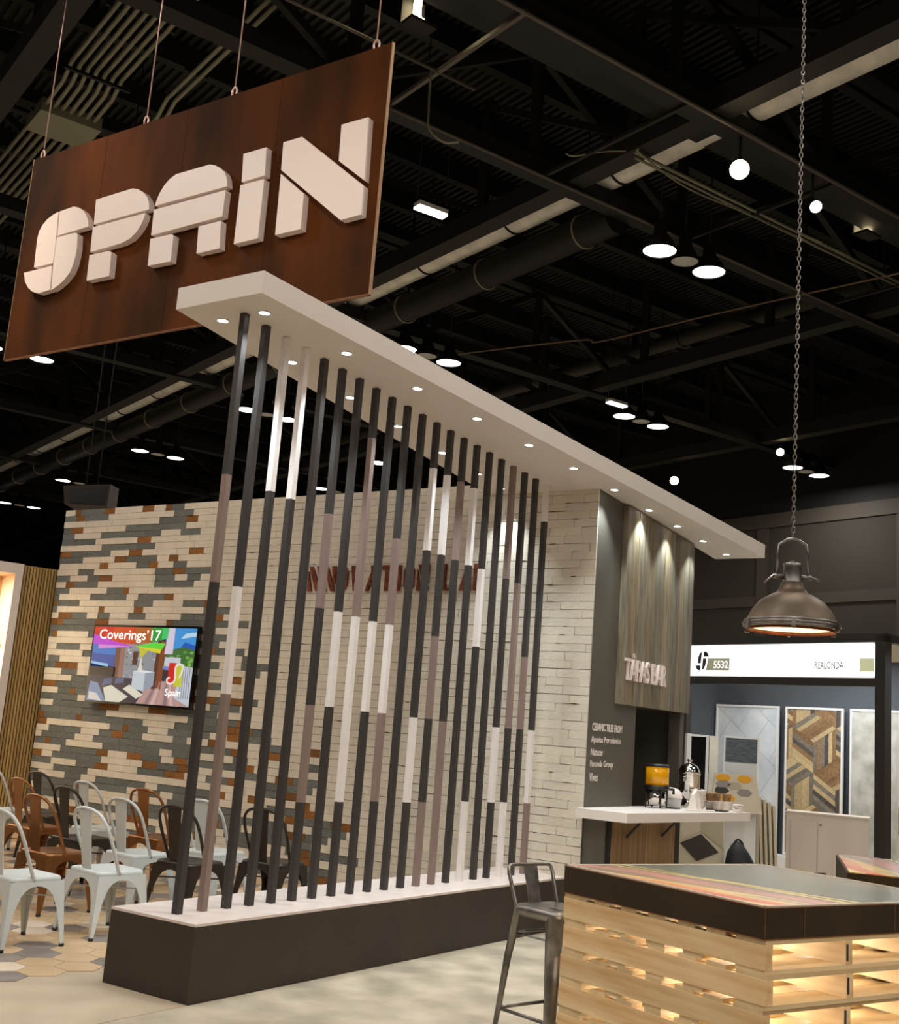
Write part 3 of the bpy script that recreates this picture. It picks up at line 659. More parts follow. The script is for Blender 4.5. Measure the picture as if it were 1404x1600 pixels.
scr((64, 150, 220), [(.72, .7), (1, .7), (1, 1), (.72, 1)], 2); scr((190, 220, 240), [(.86, .86), (1, .90), (1, .95), (.9, .93)], 3); scr((30, 90, 190), [(.86, .74), (1, .70), (1, .78), (.9, .82)], 3); scr((60, 110, 50), [(.7, .5), (1, .44), (1, .72), (.9, .76), (.74, .70)], 4)
for k in range(26):
    q = random.Random(100 + k); a = q.uniform(.72, .97); b = q.uniform(.47, .70); scr(q.choice([(96, 160, 60), (34, 74, 34), (130, 180, 80)]), rect(a, b, a + .03, b + .03), 5)
scr((206, 206, 216), [(.73, .50), (.88, .50), (.88, .62), (.73, .62)], 6); scr((120, 130, 190), [(.72, .46), (.86, .44), (.86, .50), (.72, .51)], 6); scr((200, 204, 214), [(.86, .1), (1, 0), (1, .5), (.88, .52)], 5)
for k in range(5): scr((110, 116, 132), [(.90 + .02 * k, .1), (.905 + .02 * k, .1), (.90 + .02 * k, .5), (.895 + .02 * k, .5)], 6)
scr((178, 148, 146), [(.5, 0), (1, 0), (1, .14), (.84, .30), (.62, .32)], 3)
for k in range(7): scr([(196, 150, 140), (150, 116, 120), (214, 176, 164)][k % 3], [(.52 + .06 * k, 0), (.56 + .06 * k, 0), (.66 + .03 * k, .3), (.645 + .03 * k, .3)], 4)
scr((52, 44, 58), [(0, 0), (.5, 0), (.6, .32), (0, .34)], 3); scr((120, 140, 170), [(0, .0), (.2, 0), (.1, .24), (.02, .26)], 4); scr((222, 216, 196), [(.2, .0), (.34, .0), (.42, .08), (.24, .22), (.16, .18)], 5); scr((226, 220, 200), [(.36, .18), (.5, .06), (.56, .12), (.42, .24)], 5); scr((84, 92, 128), [(.14, .2), (.24, .24), (.24, .32), (.16, .3)], 5); scr((92, 98, 128), [(.27, .24), (.36, .26), (.36, .33), (.28, .32)], 5); scr((214, 206, 196), [(.02, .02), (.16, .0), (.1, .1), (.02, .12)], 6)
scr((200, 208, 216), [(.44, .2), (.56, .16), (.56, .4), (.44, .42)], 6); scr((150, 160, 172), [(.56, .16), (.65, .24), (.65, .42), (.56, .4)], 6); scr((226, 230, 232), [(.44, .42), (.56, .4), (.65, .42), (.52, .44)], 7); scr((228, 222, 206), [(.48, .43), (.53, .43), (.515, .52), (.51, .6), (.5, .6), (.495, .52)], 8); scr((206, 196, 40), [(.5, .6), (.51, .6), (.6, .76), (.52, .7), (.46, .78)], 8)
scr((206, 18, 20), [(0, .82), (.18, .8), (.2, 1), (0, 1)], 9); scr((212, 66, 20), [(.18, .8), (.42, .77), (.42, 1), (.2, 1)], 9); scr((176, 92, 30), [(.42, .77), (.58, .80), (.58, 1), (.42, 1)], 9); scr((40, 160, 60), [(.58, .80), (.68, .84), (.68, 1), (.58, 1)], 9); scr((60, 200, 110), [(.68, .84), (.74, .86), (.74, 1), (.68, 1)], 9); scr((222, 206, 226), [(.72, .66), (.80, .66), (.80, 1), (.74, 1)], 9)
scr((192, 60, 210), [(0, .76), (.42, .74), (.18, .82), (0, .90)], 10); scr((214, 140, 220), [(.06, .70), (.44, .745), (.06, .76)], 10); scr((90, 220, 60), [(.43, .745), (.7, .72), (.72, .80), (.6, .80)], 10); scr((222, 214, 40), [(.43, .745), (.68, .66), (.69, .72)], 11)
scr((214, 30, 24), [(.78, .27), (.84, .27), (.85, .55), (.78, .55)], 12); scr((206, 206, 60), [(.84, .25), (.915, .25), (.915, .54), (.84, .54)], 12)
sw = [(.80, .30), (.775, .325), (.78, .36), (.81, .375), (.84, .355)]
def ribbon(c, pts, wd, layer):
    P = smooth_path([Vector((a, b, 0)) for a, b in pts], 5)
    for a, b in zip(P, P[1:]):
        d = (b - a).normalized(); nn = Vector((-d.y * .55, d.x, 0)) * wd; scr(c, [tuple((a + nn).xy), tuple((a - nn).xy), tuple((b - nn).xy), tuple((b + nn).xy)], layer)
ribbon((240, 236, 230), [(.80, .36), (.775, .34), (.785, .29), (.825, .285), (.85, .34), (.845, .43), (.845, .50), (.875, .535), (.91, .51), (.905, .44), (.885, .36)], .014, 13)
pm.build('screen_picture', PAL, tv, o)
mat('screen_text', s(238, 236, 236), .4, emit=.9)
text('screen_lettering', "Coverings\u201917", FT, .06 * TW, .79 * TH, .67 * TW, .965 * TH, .0058, .001, 'screen_text', tv, o, .006)
text('screen_lettering', 'Spain', FT, .77 * TW, .10 * TH, .915 * TW, .215 * TH, .0058, .001, 'screen_text', tv, o, .01)
text('screen_lettering', 'tile of', FT, .77 * TW, .215 * TH, .90 * TW, .245 * TH, .0058, .001, 'screen_text', tv, o, .0)
bpy.data.objects.remove([x for x in tv.children if x.name.startswith('screen_lettering')][-1])

# ================================================================== CHAIRS
def make_chair(m):
    t = bpy.data.objects.new('metal_chair', None); COL.objects.link(t)
    W = .19; FTX = .215; zt = .43
    mb = MB(); loops = []
    def sq(hw_, r, z, dish=0.0, nn=5):
        out = []
        for cx, cy, a0 in ((hw_ - r, hw_ - r, 0), (-hw_ + r, hw_ - r, 90), (-hw_ + r, -hw_ + r, 180), (hw_ - r, -hw_ + r, 270)):
            for k in range(nn): th = R(a0 + 90 * k / (nn - 1)); out.append(Vector((cx + r * math.cos(th), cy + r * math.sin(th), z)))
        return out
    for lp in (sq(.06, .05, .437), sq(.13, .05, .440), sq(.165, .05, .447), sq(.18, .05, .450), sq(.192, .055, .446), sq(.197, .055, .436), sq(.198, .052, .405), sq(.194, .05, .405)): loops.append(len(mb.v)); mb.v += lp
    n_ = 20
    mb.face(range(loops[0], loops[0] + n_), 0, True)
    for a, b in zip(loops, loops[1:]):
        for k in range(n_): mb.face((a + k, b + k, b + (k + 1) % n_, a + (k + 1) % n_), 0, True)
    mb.build('seat', m, t)
    ou = [(.232, .012), (.225, .12), (.213, .25), (.203, .36), (.198, .42), (.10, .42), (0.0, .42)]
    inn = [(.208, .012), (.185, .12), (.158, .24), (.122, .325), (.085, .365), (.04, .385), (0.0, .39)]
    for sx in (1, -1):
        for sy in (1, -1):
            mb = MB()
            for ax in (0, 1):
                pr = []
                for (a, z), (b, z2) in zip(ou, inn):
                    off = .198 + (.232 - .198) * max(0, (.42 - z)) / .42; off2 = .198 + (.232 - .198) * max(0, (.42 - z2)) / .42
                    p = Vector((sx * a, sy * off, z)) if ax == 0 else Vector((sx * off, sy * a, z)); q = Vector((sx * b, sy * off2, z2)) if ax == 0 else Vector((sx * off2, sy * b, z2)); pr.append((p, q))
                th = Vector((0, -sy * .004, 0)) if ax == 0 else Vector((-sx * .004, 0, 0))
                for (p, q), (p2, q2) in zip(pr, pr[1:]): mb.hexa([p, q, q2, p2, p + th, q + th, q2 + th, p2 + th])
            lg = mb.build('leg', m, t)
            MB().tube([(sx * .222, sy * .222, 0), (sx * .222, sy * .222, .02)], .017, 8).build('foot_cap', 'black_plastic', lg)
    MB().bar((-.17, -.17, .31), (.17, .17, .31), .022, .008).build('brace', m, t); MB().bar((-.17, .17, .318), (.17, -.17, .318), .022, .008).build('brace', m, t)
    hp = [(-.03, .192, .425), (-.075, .197, .52), (-.14, .205, .66), (-.19, .195, .765), (-.222, .15, .83), (-.238, .08, .858), (-.242, 0, .865)]
    hp = hp + [(x, -y, z) for x, y, z in hp[-2::-1]]
    MB().tube(smooth_path(hp, 4), .0125, 8).build('back_hoop', m, t)
    mb = MB(); rows = [(-.172, .052, .43), (-.185, .055, .50), (-.205, .06, .62), (-.225, .066, .74), (-.243, .072, .858)]
    for (x, w_, z), (x2, w2, z2) in zip(rows, rows[1:]):
        mb.hexa([(x, -w_, z), (x + .006, -w_, z), (x + .006, w_, z), (x, w_, z), (x2, -w2, z2), (x2 + .006, -w2, z2), (x2 + .006, w2, z2), (x2, w2, z2)])
    mb.build('back_splat', m, t); return t
protos = {c: make_chair('chair_' + c) for c in ('white', 'copper', 'black')}; used = set()
CH = [('white', .003, 1.899, -4, 'white metal chair cut off by the left edge, nearest the viewer'), ('white', .717, 1.894, -6, 'white metal chair right behind the near end of the plinth'), ('black', 1.596, 1.93, 2, 'black metal chair behind the first and second slats'), ('black', 2.272, 1.65, 6, 'black metal chair behind the fourth and fifth slats'),
      ('copper', .997, 2.832, -5, 'copper metal chair in front, beside the cut-off white chair'), ('white', 1.577, 2.521, -3, 'white metal chair between the front white chair and the copper one by the slats'), ('white', 2.294, 2.354, 4, 'white metal chair half hidden behind the second slat'), ('black', .50, 3.36, -5, 'black metal chair mostly hidden at the left edge behind the white one'),
      ('black', 1.815, 3.518, -4, 'black metal chair in the middle, between two copper and white chairs'), ('copper', 2.553, 3.344, 3, 'copper metal chair under the television near the first slat'), ('white', 2.511, 4.116, -3, 'white metal chair in the back row in front of the grey bricks'), ('copper', 1.993, 4.392, -6, 'copper metal chair in the second row, near the pine slat booth'),
      ('black', 2.839, 5.235, -4, 'black metal chair farthest back, beside the pine slat booth'), ('white', 2.705, 5.819, -6, 'white metal chair in the far left corner, cut off by the edge')]
for c, x, y, az_, lb in CH:
    t = protos[c] if c not in used else copy_tree(protos[c]); used.add(c)
    a = R(az_); t.location = (x + .242 * math.cos(a), y + .242 * math.sin(a), 0.0075 if False else 0.007); t.rotation_euler = (0, 0, a); tag(t, lb, 'chair', 'metal chairs facing the brick wall')

# ================================================================== BAR COUNTER
o = Vector((5.3, -.45, 0)); bc = thing('bar_counter', 'bar counter with thick white top and weathered plank front', 'counter', o)
top = [(4.30, YW - .002), (4.30, -.615), (6.57, -.89), (6.57, YW - .002)]
MB().prism([(x, y, 1.032) for x, y in top], (0, 0, -.08)).build('counter_top', 'white_paint', bc, o)
MB().box((4.47, -.335, 0), (4.50, YW - .002, .951)).build('end_panel', 'bar_wall', bc, o)
p, q = Vector((4.50, -.40, 0)), Vector((5.62, -.50, 0)); n_ = 8; d = (q - p) / n_; nrm = Vector((d.y, -d.x, 0)).normalized()
for k in range(n_):
    MB().obox(p + d * k + d * .01, d * .98, -nrm * .02, Z * .951).build('plank', 'counter_plank', bc, o)
MB().obox(q, Vector((.09, -.01, 0)), -nrm * .1, Z * .951).build('corner_post', 'recess_dark', bc, o)
MB().prism([(4.52, -.375, 0), (5.62, -.475, 0), (5.7, YW - .003, 0), (4.52, YW - .003, 0)], (0, 0, .95)).build('carcass', 'recess_dark', bc, o)
for k in (1.6, 6.2):
    c = p + d * k; MB().bar(c + nrm * .003 + Z * .80, c + nrm * .14 + Z * .945, .03, .015).build('bracket', 'recess_dark', bc, o)

ZT = 1.0322
o = Vector((5.62, -.30, ZT)); t = thing('juice_dispenser', 'yellow juice dispenser with black lid on a chrome stand', 'dispenser', o); t.scale = (.95, .95, .89)
MB().lathe([(.118, .235), (.118, .43), (.11, .435)], 24).build('tank', 'juice', t); MB().lathe([(.122, .43), (.124, .445), (.1, .46), (0, .462)], 24).build('lid', 'black_plastic', t)
MB().lathe([(.10, .19), (.128, .2), (.124, .236), (.0, .237)], 24).build('collar', 'black_plastic', t); MB().lathe([(.098, 0.03), (.098, .19), (0, .191)], 24).build('chrome_drum', 'chrome', t)
for k in range(4):
    c, s_ = math.cos(R(45 + 90 * k)), math.sin(R(45 + 90 * k)); MB().tube([(.112 * c, .112 * s_, .2), (.112 * c, .112 * s_, 0.004)], .009, 6).build('leg', 'black_plastic', t)
MB().tube([(.1, -.07, .2), (.17, -.11, .2), (.17, -.11, .15)], .014, 8).build('tap', 'black_plastic', t); MB().box((.12, -.16, 0), (.24, -.06, .012)).build('drip_tray', 'black_plastic', t)
o = Vector((6.35, -.33, ZT)); t = thing('coffee_urn', 'tall chrome coffee urn with domed lid behind the paper cups', 'urn', o); t.scale = (.95, .95, .88)
MB().lathe([(.085, 0), (.1, .02), (.06, .06), (.06, .12), (.105, .15), (.112, .2), (.112, .36), (.118, .37)], 24).build('body', 'chrome', t); MB().lathe([(.118, .37), (.112, .41), (.09, .455), (.05, .48), (.02, .49), (.02, .51), (.032, .525), (.02, .54), (0, .542)], 24).build('lid', 'chrome', t)
MB().tube(smooth_path([(.0, -.11, .2), (0, -.16, .2), (0, -.17, .16)]), .014, 8).build('tap', 'chrome', t); MB().tube(smooth_path([(-.11, 0, .33), (-.15, 0, .34), (-.15, 0, .30), (-.11, 0, .29)]), .008, 6).build('handle', 'chrome', t)
def cup(x, y, label, kraft=True):
    t = thing('paper_cup', label, 'cup', (x, y, ZT), 0, 'cups on the bar counter'); MB().lathe([(.036, 0), (.045, .085), (.047, .088), (.043, .088), (.036, .01), (0, .01)], 16).build('cup_body', 'paper', t)
    if kraft:
        MB().lathe([(.0, .0885), (.040, .0885), (.044, .16), (.0455, .162), (.041, .162), (.0, .155)], 16).build('sleeve_stack', 'kraft', t)
        mb = MB(); mb.tube([Vector((-.030 + .018 * math.cos(R(30 * k)), -.034 + .006 * math.cos(R(30 * k)), .125 + .022 * math.sin(R(30 * k)))) for k in range(12)], .004, 5, closed=True); mb.build('printed_ring', 'wood_dark', t)
cup(6.29, -.575, 'leftmost of the paper cups topped with kraft cups, below the urn'); cup(6.395, -.60, 'middle paper cup topped with a kraft cup on the counter'); cup(6.47, -.68, 'rightmost paper cup topped with a kraft cup near the counter end')
t = thing('napkin_stack', 'pile of crumpled white napkins at the right end of the counter', 'napkins', (6.45, -.80, ZT))
for k in range(4):
    q = random.Random(k); P = [(.075 * math.cos(R(72 * i + 20 * k)) * q.uniform(.7, 1), .06 * math.sin(R(72 * i + 20 * k)) * q.uniform(.7, 1), .002 + .018 * k + q.uniform(0, .008)) for i in range(5)]
    MB().prism(P, (0, 0, .012)).build('napkin', 'paper', t)
t = thing('paper_bag', 'upright folded white paper bag in front of the urn', 'bag', (5.93, -.56, ZT)); MB().hexa([(-.07, -.05, 0), (.08, -.04, 0), (.07, .05, 0), (-.08, .04, 0), (-.05, -.02, .15), (.03, -.015, .20), (.03, .015, .2), (-.05, .02, .14)]).build('bag_body', 'paper', t); MB().hexa([(.03, -.05, 0), (.13, -.03, 0), (.12, .03, 0), (.03, .04, 0), (.05, -.01, .19), (.09, -.005, .17), (.09, .01, .17), (.05, .012, .19)]).build('bag_fold', 'paper', t)
t = thing('clear_tub', 'round white food tub between juice dispenser and urn', 'tub', (5.96, -.30, ZT)); MB().lathe([(.1, 0), (.11, .08), (.112, .09)], 20).build('tub_base', 'tile_pale', t); MB().lathe([(.116, .09), (.118, .10), (.11, .14), (.08, .175), (.03, .19), (0, .192)], 20).build('tub_lid', 'paper', t)
t = thing('paper_bowl_stack', 'short stack of white paper bowls beside the urn', 'bowls', (6.16, -.50, ZT))
for k in range(5): MB().lathe([(.05, .03 * k), (.078, .03 * k + .06), (.082, .03 * k + .064), (.074, .03 * k + .06), (.046, .03 * k + .006), (0, .03 * k + .006)], 20).build('bowl', 'paper', t)
one('serving_tongs', MB().tube(smooth_path([(5.62, -.60, ZT + .0095), (5.80, -.67, ZT + .0095), (5.98, -.74, ZT + .0095)]), .009, 6), 'paper', 'white plastic stick lying slanted across the counter', 'utensil', (5.80, -.67, ZT))
one('black_tray', MB().lathe([(.1, .0), (.115, .012), (.11, .013), (0, .006)], 20, (6.22, -.68, ZT)), 'black_gloss', 'small black tray lying in front of the paper cups', 'tray', (6.22, -.68, ZT))

# ================================================================== TILE BOOTH
BA = Vector((9.131, -1.451, 0))
def bp(a, b, z): return BA + H1 * a + H2 * b + Z * z
bo = thing('tile_booth', 'black framed tile booth with lit white fascia reading 5532 REALONDA', 'booth', BA)
def bbox(name, a0, a1, b0, b1, z0, z1, m): return MB().prism([bp(a0, b0, z0), bp(a1, b0, z0), bp(a1, b1, z0), bp(a0, b1, z0)], (0, 0, z1 - z0)).build(name, m, bo, BA)
bbox('post', -.14, -.01, -.02, .11, 0, 3.08, 'black_frame'); bbox('post', 2.88, 2.98, 0, .1, 0, 3.08, 'black_frame')
bbox('beam', -.14, 3.0, -.02, .12, 3.0, 3.10, 'black_frame'); bbox('beam', -.01, 3.0, -.01, .1, 2.48, 2.575, 'black_frame'); bbox('beam', -.14, -.02, .12, 3.0, 3.0, 3.09, 'black_frame'); bbox('beam', 3.0, 4.2, -.02, .12, 3.0, 3.1, 'black_frame')
bbox('fascia_box', -.01, 2.88, .005, .1, 2.575, 3.0, 'frame_white')
bbox('back_wall', -3.0, 4.1, 2.0, 2.1, 0, 2.95, 'booth_blue'); bbox('side_wall', 4.05, 4.15, 0.3, 2.0, 0, 2.95, 'booth_blue')
bbox('wall_cap', -3.0, 4.1, 1.98, 2.1, 2.95, 3.2, 'board_beige_dark')
bbox('low_ledge', .74, 4.05, 1.72, 1.99, 0, .24, 'frame_white')
FB = Frame(bp(2.88, 0.003, 2.575), -H1, Z)     # u: 0..2.89 left to right as seen
def rrect(x0, y0, x1, y1, r):
    out = []
    for cx, cy, a0 in ((x0 + r, y0 + r, 180), (x1 - r, y0 + r, 270), (x1 - r, y1 - r, 0), (x0 + r, y1 - r, 90)):
        for k in range(5): out.append((cx + r * math.cos(R(a0 + 22.5 * k)), cy + r * math.sin(R(a0 + 22.5 * k))))
    return out
mb = MB(); FB.slab(mb, rrect(.01, .01, 2.88, .415, .04), 0, .006); mb.build('light_panel', 'lightbox', bo, BA)
def fpx(px, py, x0=1070, y0=1000, k=12.764):    # crop pixels of the fascia to metres on it
    X = x0 + px / k; Y = y0 + py / k; return ((X - 1073) / 294.5 * 2.89, (1 - (Y - (1007.6 - .011 * (X - 1073))) / (47.8 + .0224 * (X - 1073))) * .425)
LG = [[(350, 230), (300, 270), (272, 330), (262, 455), (330, 460)], [(210, 500), (325, 498), (322, 590), (285, 595), (240, 560)], [(395, 232), (440, 225), (485, 262), (512, 322), (388, 325)], [(378, 362), (452, 360), (440, 480), (410, 555), (365, 585)]]
mb = MB()
for P in LG: FB.slab(mb, [fpx(*q) for q in P][::-1], .006, .008)
mb.build('emblem', 'ink_dark', bo, BA)
mb = MB(); FB.slab(mb, [fpx(*q) for q in [(490, 362), (975, 360), (965, 598), (455, 592)]][::-1], .006, .0075); mb.build('number_plate', 'olive_print', bo, BA)
a, b = fpx(625, 552), fpx(940, 410); text('lettering', '5532', FB, a[0], a[1], b[0], b[1], .0076, .001, 'lightbox', bo, BA, .01)
a = fpx(0, 0, 1281.5, 1044.5, 1); b = fpx(0, 0, 1322.5, 1033.5, 1); text('lettering', 'REALONDA', FB, a[0], a[1], b[0], b[1], .006, .001, 'ink_dark', bo, BA, 0)
a = fpx(0, 0, 1345.5, 1049, 1); b = fpx(0, 0, 1365, 1029, 1); mb = MB(); FB.slab(mb, rect(a[0], a[1], b[0], b[1]), .006, .0075); mb.build('olive_square', 'olive_light', bo, BA)
for a in (.4, 1.5, 2.6): lamp('booth_lamp', 'AREA', bp(a, .9, 2.9) - BA, 13, (.92, .96, 1.0), bo, size=.5)
for a in (1.5, -1.0): lamp('booth_lamp', 'AREA', bp(a, 1.2, 2.92) - BA, 10, (.92, .96, 1.0), bo, size=.5)

# tile panels leaning on the booth's back wall
def panel(name, label, a0, a1, z0, z1):
    t = thing(name, label, 'panel', bp((a0 + a1) / 2, 1.98, z0)); og = bp((a0 + a1) / 2, 1.98, z0); fr = Frame(bp(a0, 1.93, z0), -H1, Z); W_, H_ = a0 - a1, z1 - z0
    mb = MB()
    for P in (rect(0, 0, W_, .03), rect(0, H_ - .03, W_, H_), rect(0, .03, .03, H_ - .03), rect(W_ - .03, .03, W_, H_ - .03)): fr.slab(mb, P, 0, .03)
    mb.build('frame', 'frame_white', t, og); mb = MB(); fr.slab(mb, rect(.03, .03, W_ - .03, H_ - .03), 0, .01); mb.build('backing', 'marble_joint', t, og)
    return t, og, fr, W_, H_
t, og, fr, W_, H_ = panel('marble_display', 'tall panel of white marble tiles with diagonal grey joints', 4.0, 2.84, .25, 2.31)
u1 = Vector((math.cos(R(52)), math.sin(R(52)))); u2 = Vector((-u1.y, u1.x)); sz = .36
for i in range(-3, 9):
    for j in range(-8, 5):
        c = u1 * (i * sz * 1.25) + u2 * (j * sz + (sz / 2 if i % 2 else 0)) + Vector((.3, .1)); P = [c, c + u1 * sz * 1.25, c + u1 * sz * 1.25 + u2 * sz, c + u2 * sz]
        P = clip(shrink([(p.x, p.y) for p in P], .004), .03, W_ - .03, .03, H_ - .03)
        if P and area2(P) > .004: mb = MB(); fr.slab(mb, P, .01, .02); mb.build('tile', 'marble', t, og)
t, og, fr, W_, H_ = panel('wood_display', 'tall panel of wood planks laid in a hexagon chevron pattern', 2.72, 1.76, .25, 2.31)
def rhomb_planks(c, d1, d2, n_):
    for k in range(n_):
        P = [c + d1 * (k / n_), c + d1 * ((k + 1) / n_), c + d1 * ((k + 1) / n_) + d2, c + d1 * (k / n_) + d2]
        P = clip(shrink([(p.x, p.y) for p in P], .003), .03, W_ - .03, .03, H_ - .03)
        if P and area2(P) > .0015:
            mb = MB(); fr.slab(mb, P, .01, .018 + random.uniform(0, .003)); mb.build('plank', random.choice(['wood_dark', 'wood_mid', 'wood_grey', 'wood_light', 'wood_mid', 'wood_light']), t, og)
Sx = .42; v0 = Vector((0, Sx)); v1 = Vector((Sx * .866, -Sx * .5)); v2 = Vector((-Sx * .866, -Sx * .5))
for i in range(-2, 4):
    for j in range(-2, 6):
        c = Vector((i * Sx * 1.732 + (Sx * .866 if j % 2 else 0) + .12, j * Sx * 1.5 + .1))
        rhomb_planks(c, v0, v1, 6); rhomb_planks(c, v1, v2, 6); rhomb_planks(c, v2, v0, 6)
t, og, fr, W_, H_ = panel('stone_display', 'tall mottled grey stone panel partly behind the booth post', 1.65, .75, .25, 2.31)
mb = MB(); fr.slab(mb, rect(.03, .03, W_ - .03, H_ - .03), .01, .02); mb.build('stone_slab', 'stone_mix', t, og)
# rack of sliding boards at the right
og = bp(.5, 1.9, 0); t = thing('sample_rack', 'white rack of upright sample boards with handles at the right edge', 'rack', og)
def rb_(name, a0, a1, b0, b1, z0, z1, m): return MB().prism([bp(a0, b0, z0), bp(a1, b0, z0), bp(a1, b1, z0), bp(a0, b1, z0)], (0, 0, z1 - z0)).build(name, m, t, og)
rb_('header_board', -1.6, .72, 1.72, 1.99, 2.0, 2.33, 'frame_white'); rb_('base', -1.6, .72, 1.72, 1.99, .0, .28, 'wood_floor')
for k in range(14):
    a = .68 - .16 * k; bd = rb_('sample_board', a - .1, a, 1.5, 1.98, .29, 1.99, 'cabinet_white'); MB().tube([bp(a - .05, 1.48, .75), bp(a - .05, 1.48, 1.15)], .008, 6).build('handle', 'steel', bd, og)

# cabinet
og = Vector((10.03, -.16, 0)); t = thing('storage_cabinet', 'beige two-door cabinet standing under the booth fascia', 'cabinet', og)
ux = Vector((.228, -.955, 0)).normalized(); uy = Vector((.955, .228, 0)).normalized()
MB().obox(og, ux * .98, uy * .45, Z * .915).build('body', 'cabinet_white', t, og); MB().obox(og - ux * .01 - uy * .01 + Z * .915, ux * 1.0, uy * .47, Z * .02).build('cabinet_top', 'cabinet_white', t, og)
for k in (0, 1):
    d_ = MB().obox(og + ux * (.06 + .325 * k) - uy * .012 + Z * .07, ux * .315, uy * .011, Z * .77).build('door', 'cabinet_white', t, og)
    if k == 1: MB().obox(og + ux * .40 - uy * .022 + Z * .79, ux * .03, uy * .01, Z * .012).build('lock', 'black_plastic', d_, og)

# ------------------------------------------------------------------ display stands in front of the booth
DU = (H1 * -1); DW = -H2
o = Vector((7.76, .28, 0)); t = thing('display_tower', 'narrow white framed display with black window behind the urn', 'display', o)
F1 = Frame(o, Vector((.57, -.82, 0)), Z)
mb = MB(); F1.slab(mb, rect(0, 0, .05, 1.78), -.1, 0); F1.slab(mb, rect(.22, 0, .25, 1.775), -.1, 0); F1.slab(mb, rect(.05, 1.75, .22, 1.775), -.1, 0); mb.build('frame', 'frame_white', t, o)
mb = MB(); F1.slab(mb, rect(.05, 0, .22, 1.75), -.1, -.01); mb.build('window', 'black_gloss', t, o)
mb = MB(); F1.slab(mb, rect(.26, 0, .36, 1.77), -.08, .0); mb.build('silver_panel', 'duct_silver', t, o)
o = Vector((8.02, -.06, 0)); t = thing('sample_display', 'white framed display with a dark slate tile above a pale tile', 'display', o); F1 = Frame(o, Vector((.57, -.82, 0)), Z)
mb = MB(); F1.slab(mb, rect(0, 0, .41, 1.785), -.04, 0); mb.build('frame', 'frame_white', t, o); mb = MB(); F1.slab(mb, rect(.02, 1.5, .38, 1.765), 0, .012); mb.build('slate_tile', 'tile_slate', t, o); mb = MB(); F1.slab(mb, rect(.02, .9, .38, 1.49), 0, .01); mb.build('pale_tile', 'tile_pale', t, o)
o = Vector((7.93, .06, .98)); t = thing('hex_tile_board', 'tilted beige board with grey and orange hexagons behind the cups', 'display', Vector((7.93, .06, 0))); og = Vector((7.93, .06, 0))
F1 = Frame(Vector((7.78, -.02, .95)), Vector((.57, -.82, 0)), Vector((.12, .08, 1)))
mb = MB(); F1.slab(mb, [(0, 0), (.58, .0), (.51, .42), (.05, .42)], -.02, 0); mb.build('board', 'board_beige', t, og)
def hx(u, v, r, ry, m):
    P = clip([(u + r * math.cos(R(60 * k)), v + ry * math.sin(R(60 * k))) for k in range(6)], .05, .50, .01, .41)
    if P: mb = MB(); F1.slab(mb, P, 0, .003); mb.build('hexagon', m, t, og)
for u, v, m in [(.14, .37, 'amber'), (.38, .37, 'amber'), (.12, .23, 'tile_black'), (.38, .22, 'hex_grey'), (.14, .30, 'hex_grey'), (.19, .15, 'amber'), (.27, .29, 'board_beige_dark')]: hx(u, v, .09, .045, m)
for k in (.03, .52): MB().obox(F1(k, 0) - Z * F1(k, 0).z, Vector((.57, -.82, 0)) * .03, Vector((.03, .02, 0)), Z * .95).build('stand_leg', 'board_beige_dark', t, og)
# cube-pattern display below the counter end
og = Vector((7.58, .0, 0)); t = thing('cube_tile_display', 'beige panel with a dark diamond tile under the counter end', 'display', og)
F1 = Frame(Vector((7.44, .22, 0)), Vector((.57, -.82, 0)), Z)
mb = MB(); F1.slab(mb, rect(0, 0, .52, .93), -.03, 0); mb.build('board', 'board_beige', t, og)
for P, m in (([(.03, .62), (.25, .73), (.25, .92), (.03, .92)], 'board_beige'), ([(.25, .73), (.50, .56), (.50, .92), (.25, .92)], 'board_beige_dark'), ([(.03, .59), (.22, .41), (.46, .52), (.26, .70)], 'tile_black')):
    mb = MB(); F1.slab(mb, P, .0, .006); mb.build('tile', m, t, og)
MB().prism([F1(.02, .16, .004), F1(.5, .1, .004), F1(.5, .12, .03), F1(.02, .18, .03)], (0, 0, .01)).build('amber_strip', 'amber', t, og)
# slanted rack of boards
og = Vector((8.25, -.35, 0)); t = thing('slanted_board_rack', 'slanted rack of pale upright sample boards behind the black bag', 'rack', og); dU = Vector((.57, -.82, 0)); dD = Vector((.82, .57, 0))
for k in range(5): MB().obox(Vector((8.10, .02, .0)) + dU * (.06 * k), dU * .022, dD * .25, Z * .86).build('sample_board', 'cabinet_white', t, og)
for k in range(5):
    b0 = Vector((8.36, -.37, 0)) + dU * (.055 * k); MB().hexa([b0, b0 + dU * .03, b0 + dU * .03 + dD * .3, b0 + dD * .3, b0 + Z * (1.16 - .03 * k) - dU * .06, b0 + dU * -.03 + Z * (1.16 - .03 * k), b0 + dU * -.03 + dD * .25 + Z * (1.16 - .03 * k), b0 - dU * .06 + dD * .25 + Z * (1.16 - .03 * k)]).build('leaning_board', 'board_beige', t, og)
b0 = Vector((8.18, -.17, 0)); MB().prism([b0 - dD * .05, b0 + dU * .42 - dD * .05, b0 + dU * .02 - dD * .05 + Z * .5], dD * .03).build('side_gusset', 'board_beige', t, og)
MB().obox(Vector((8.28, -.22, .3)), dU * .05, dD * .2, Z * .6).build('dark_board', 'tile_slate', t, og)
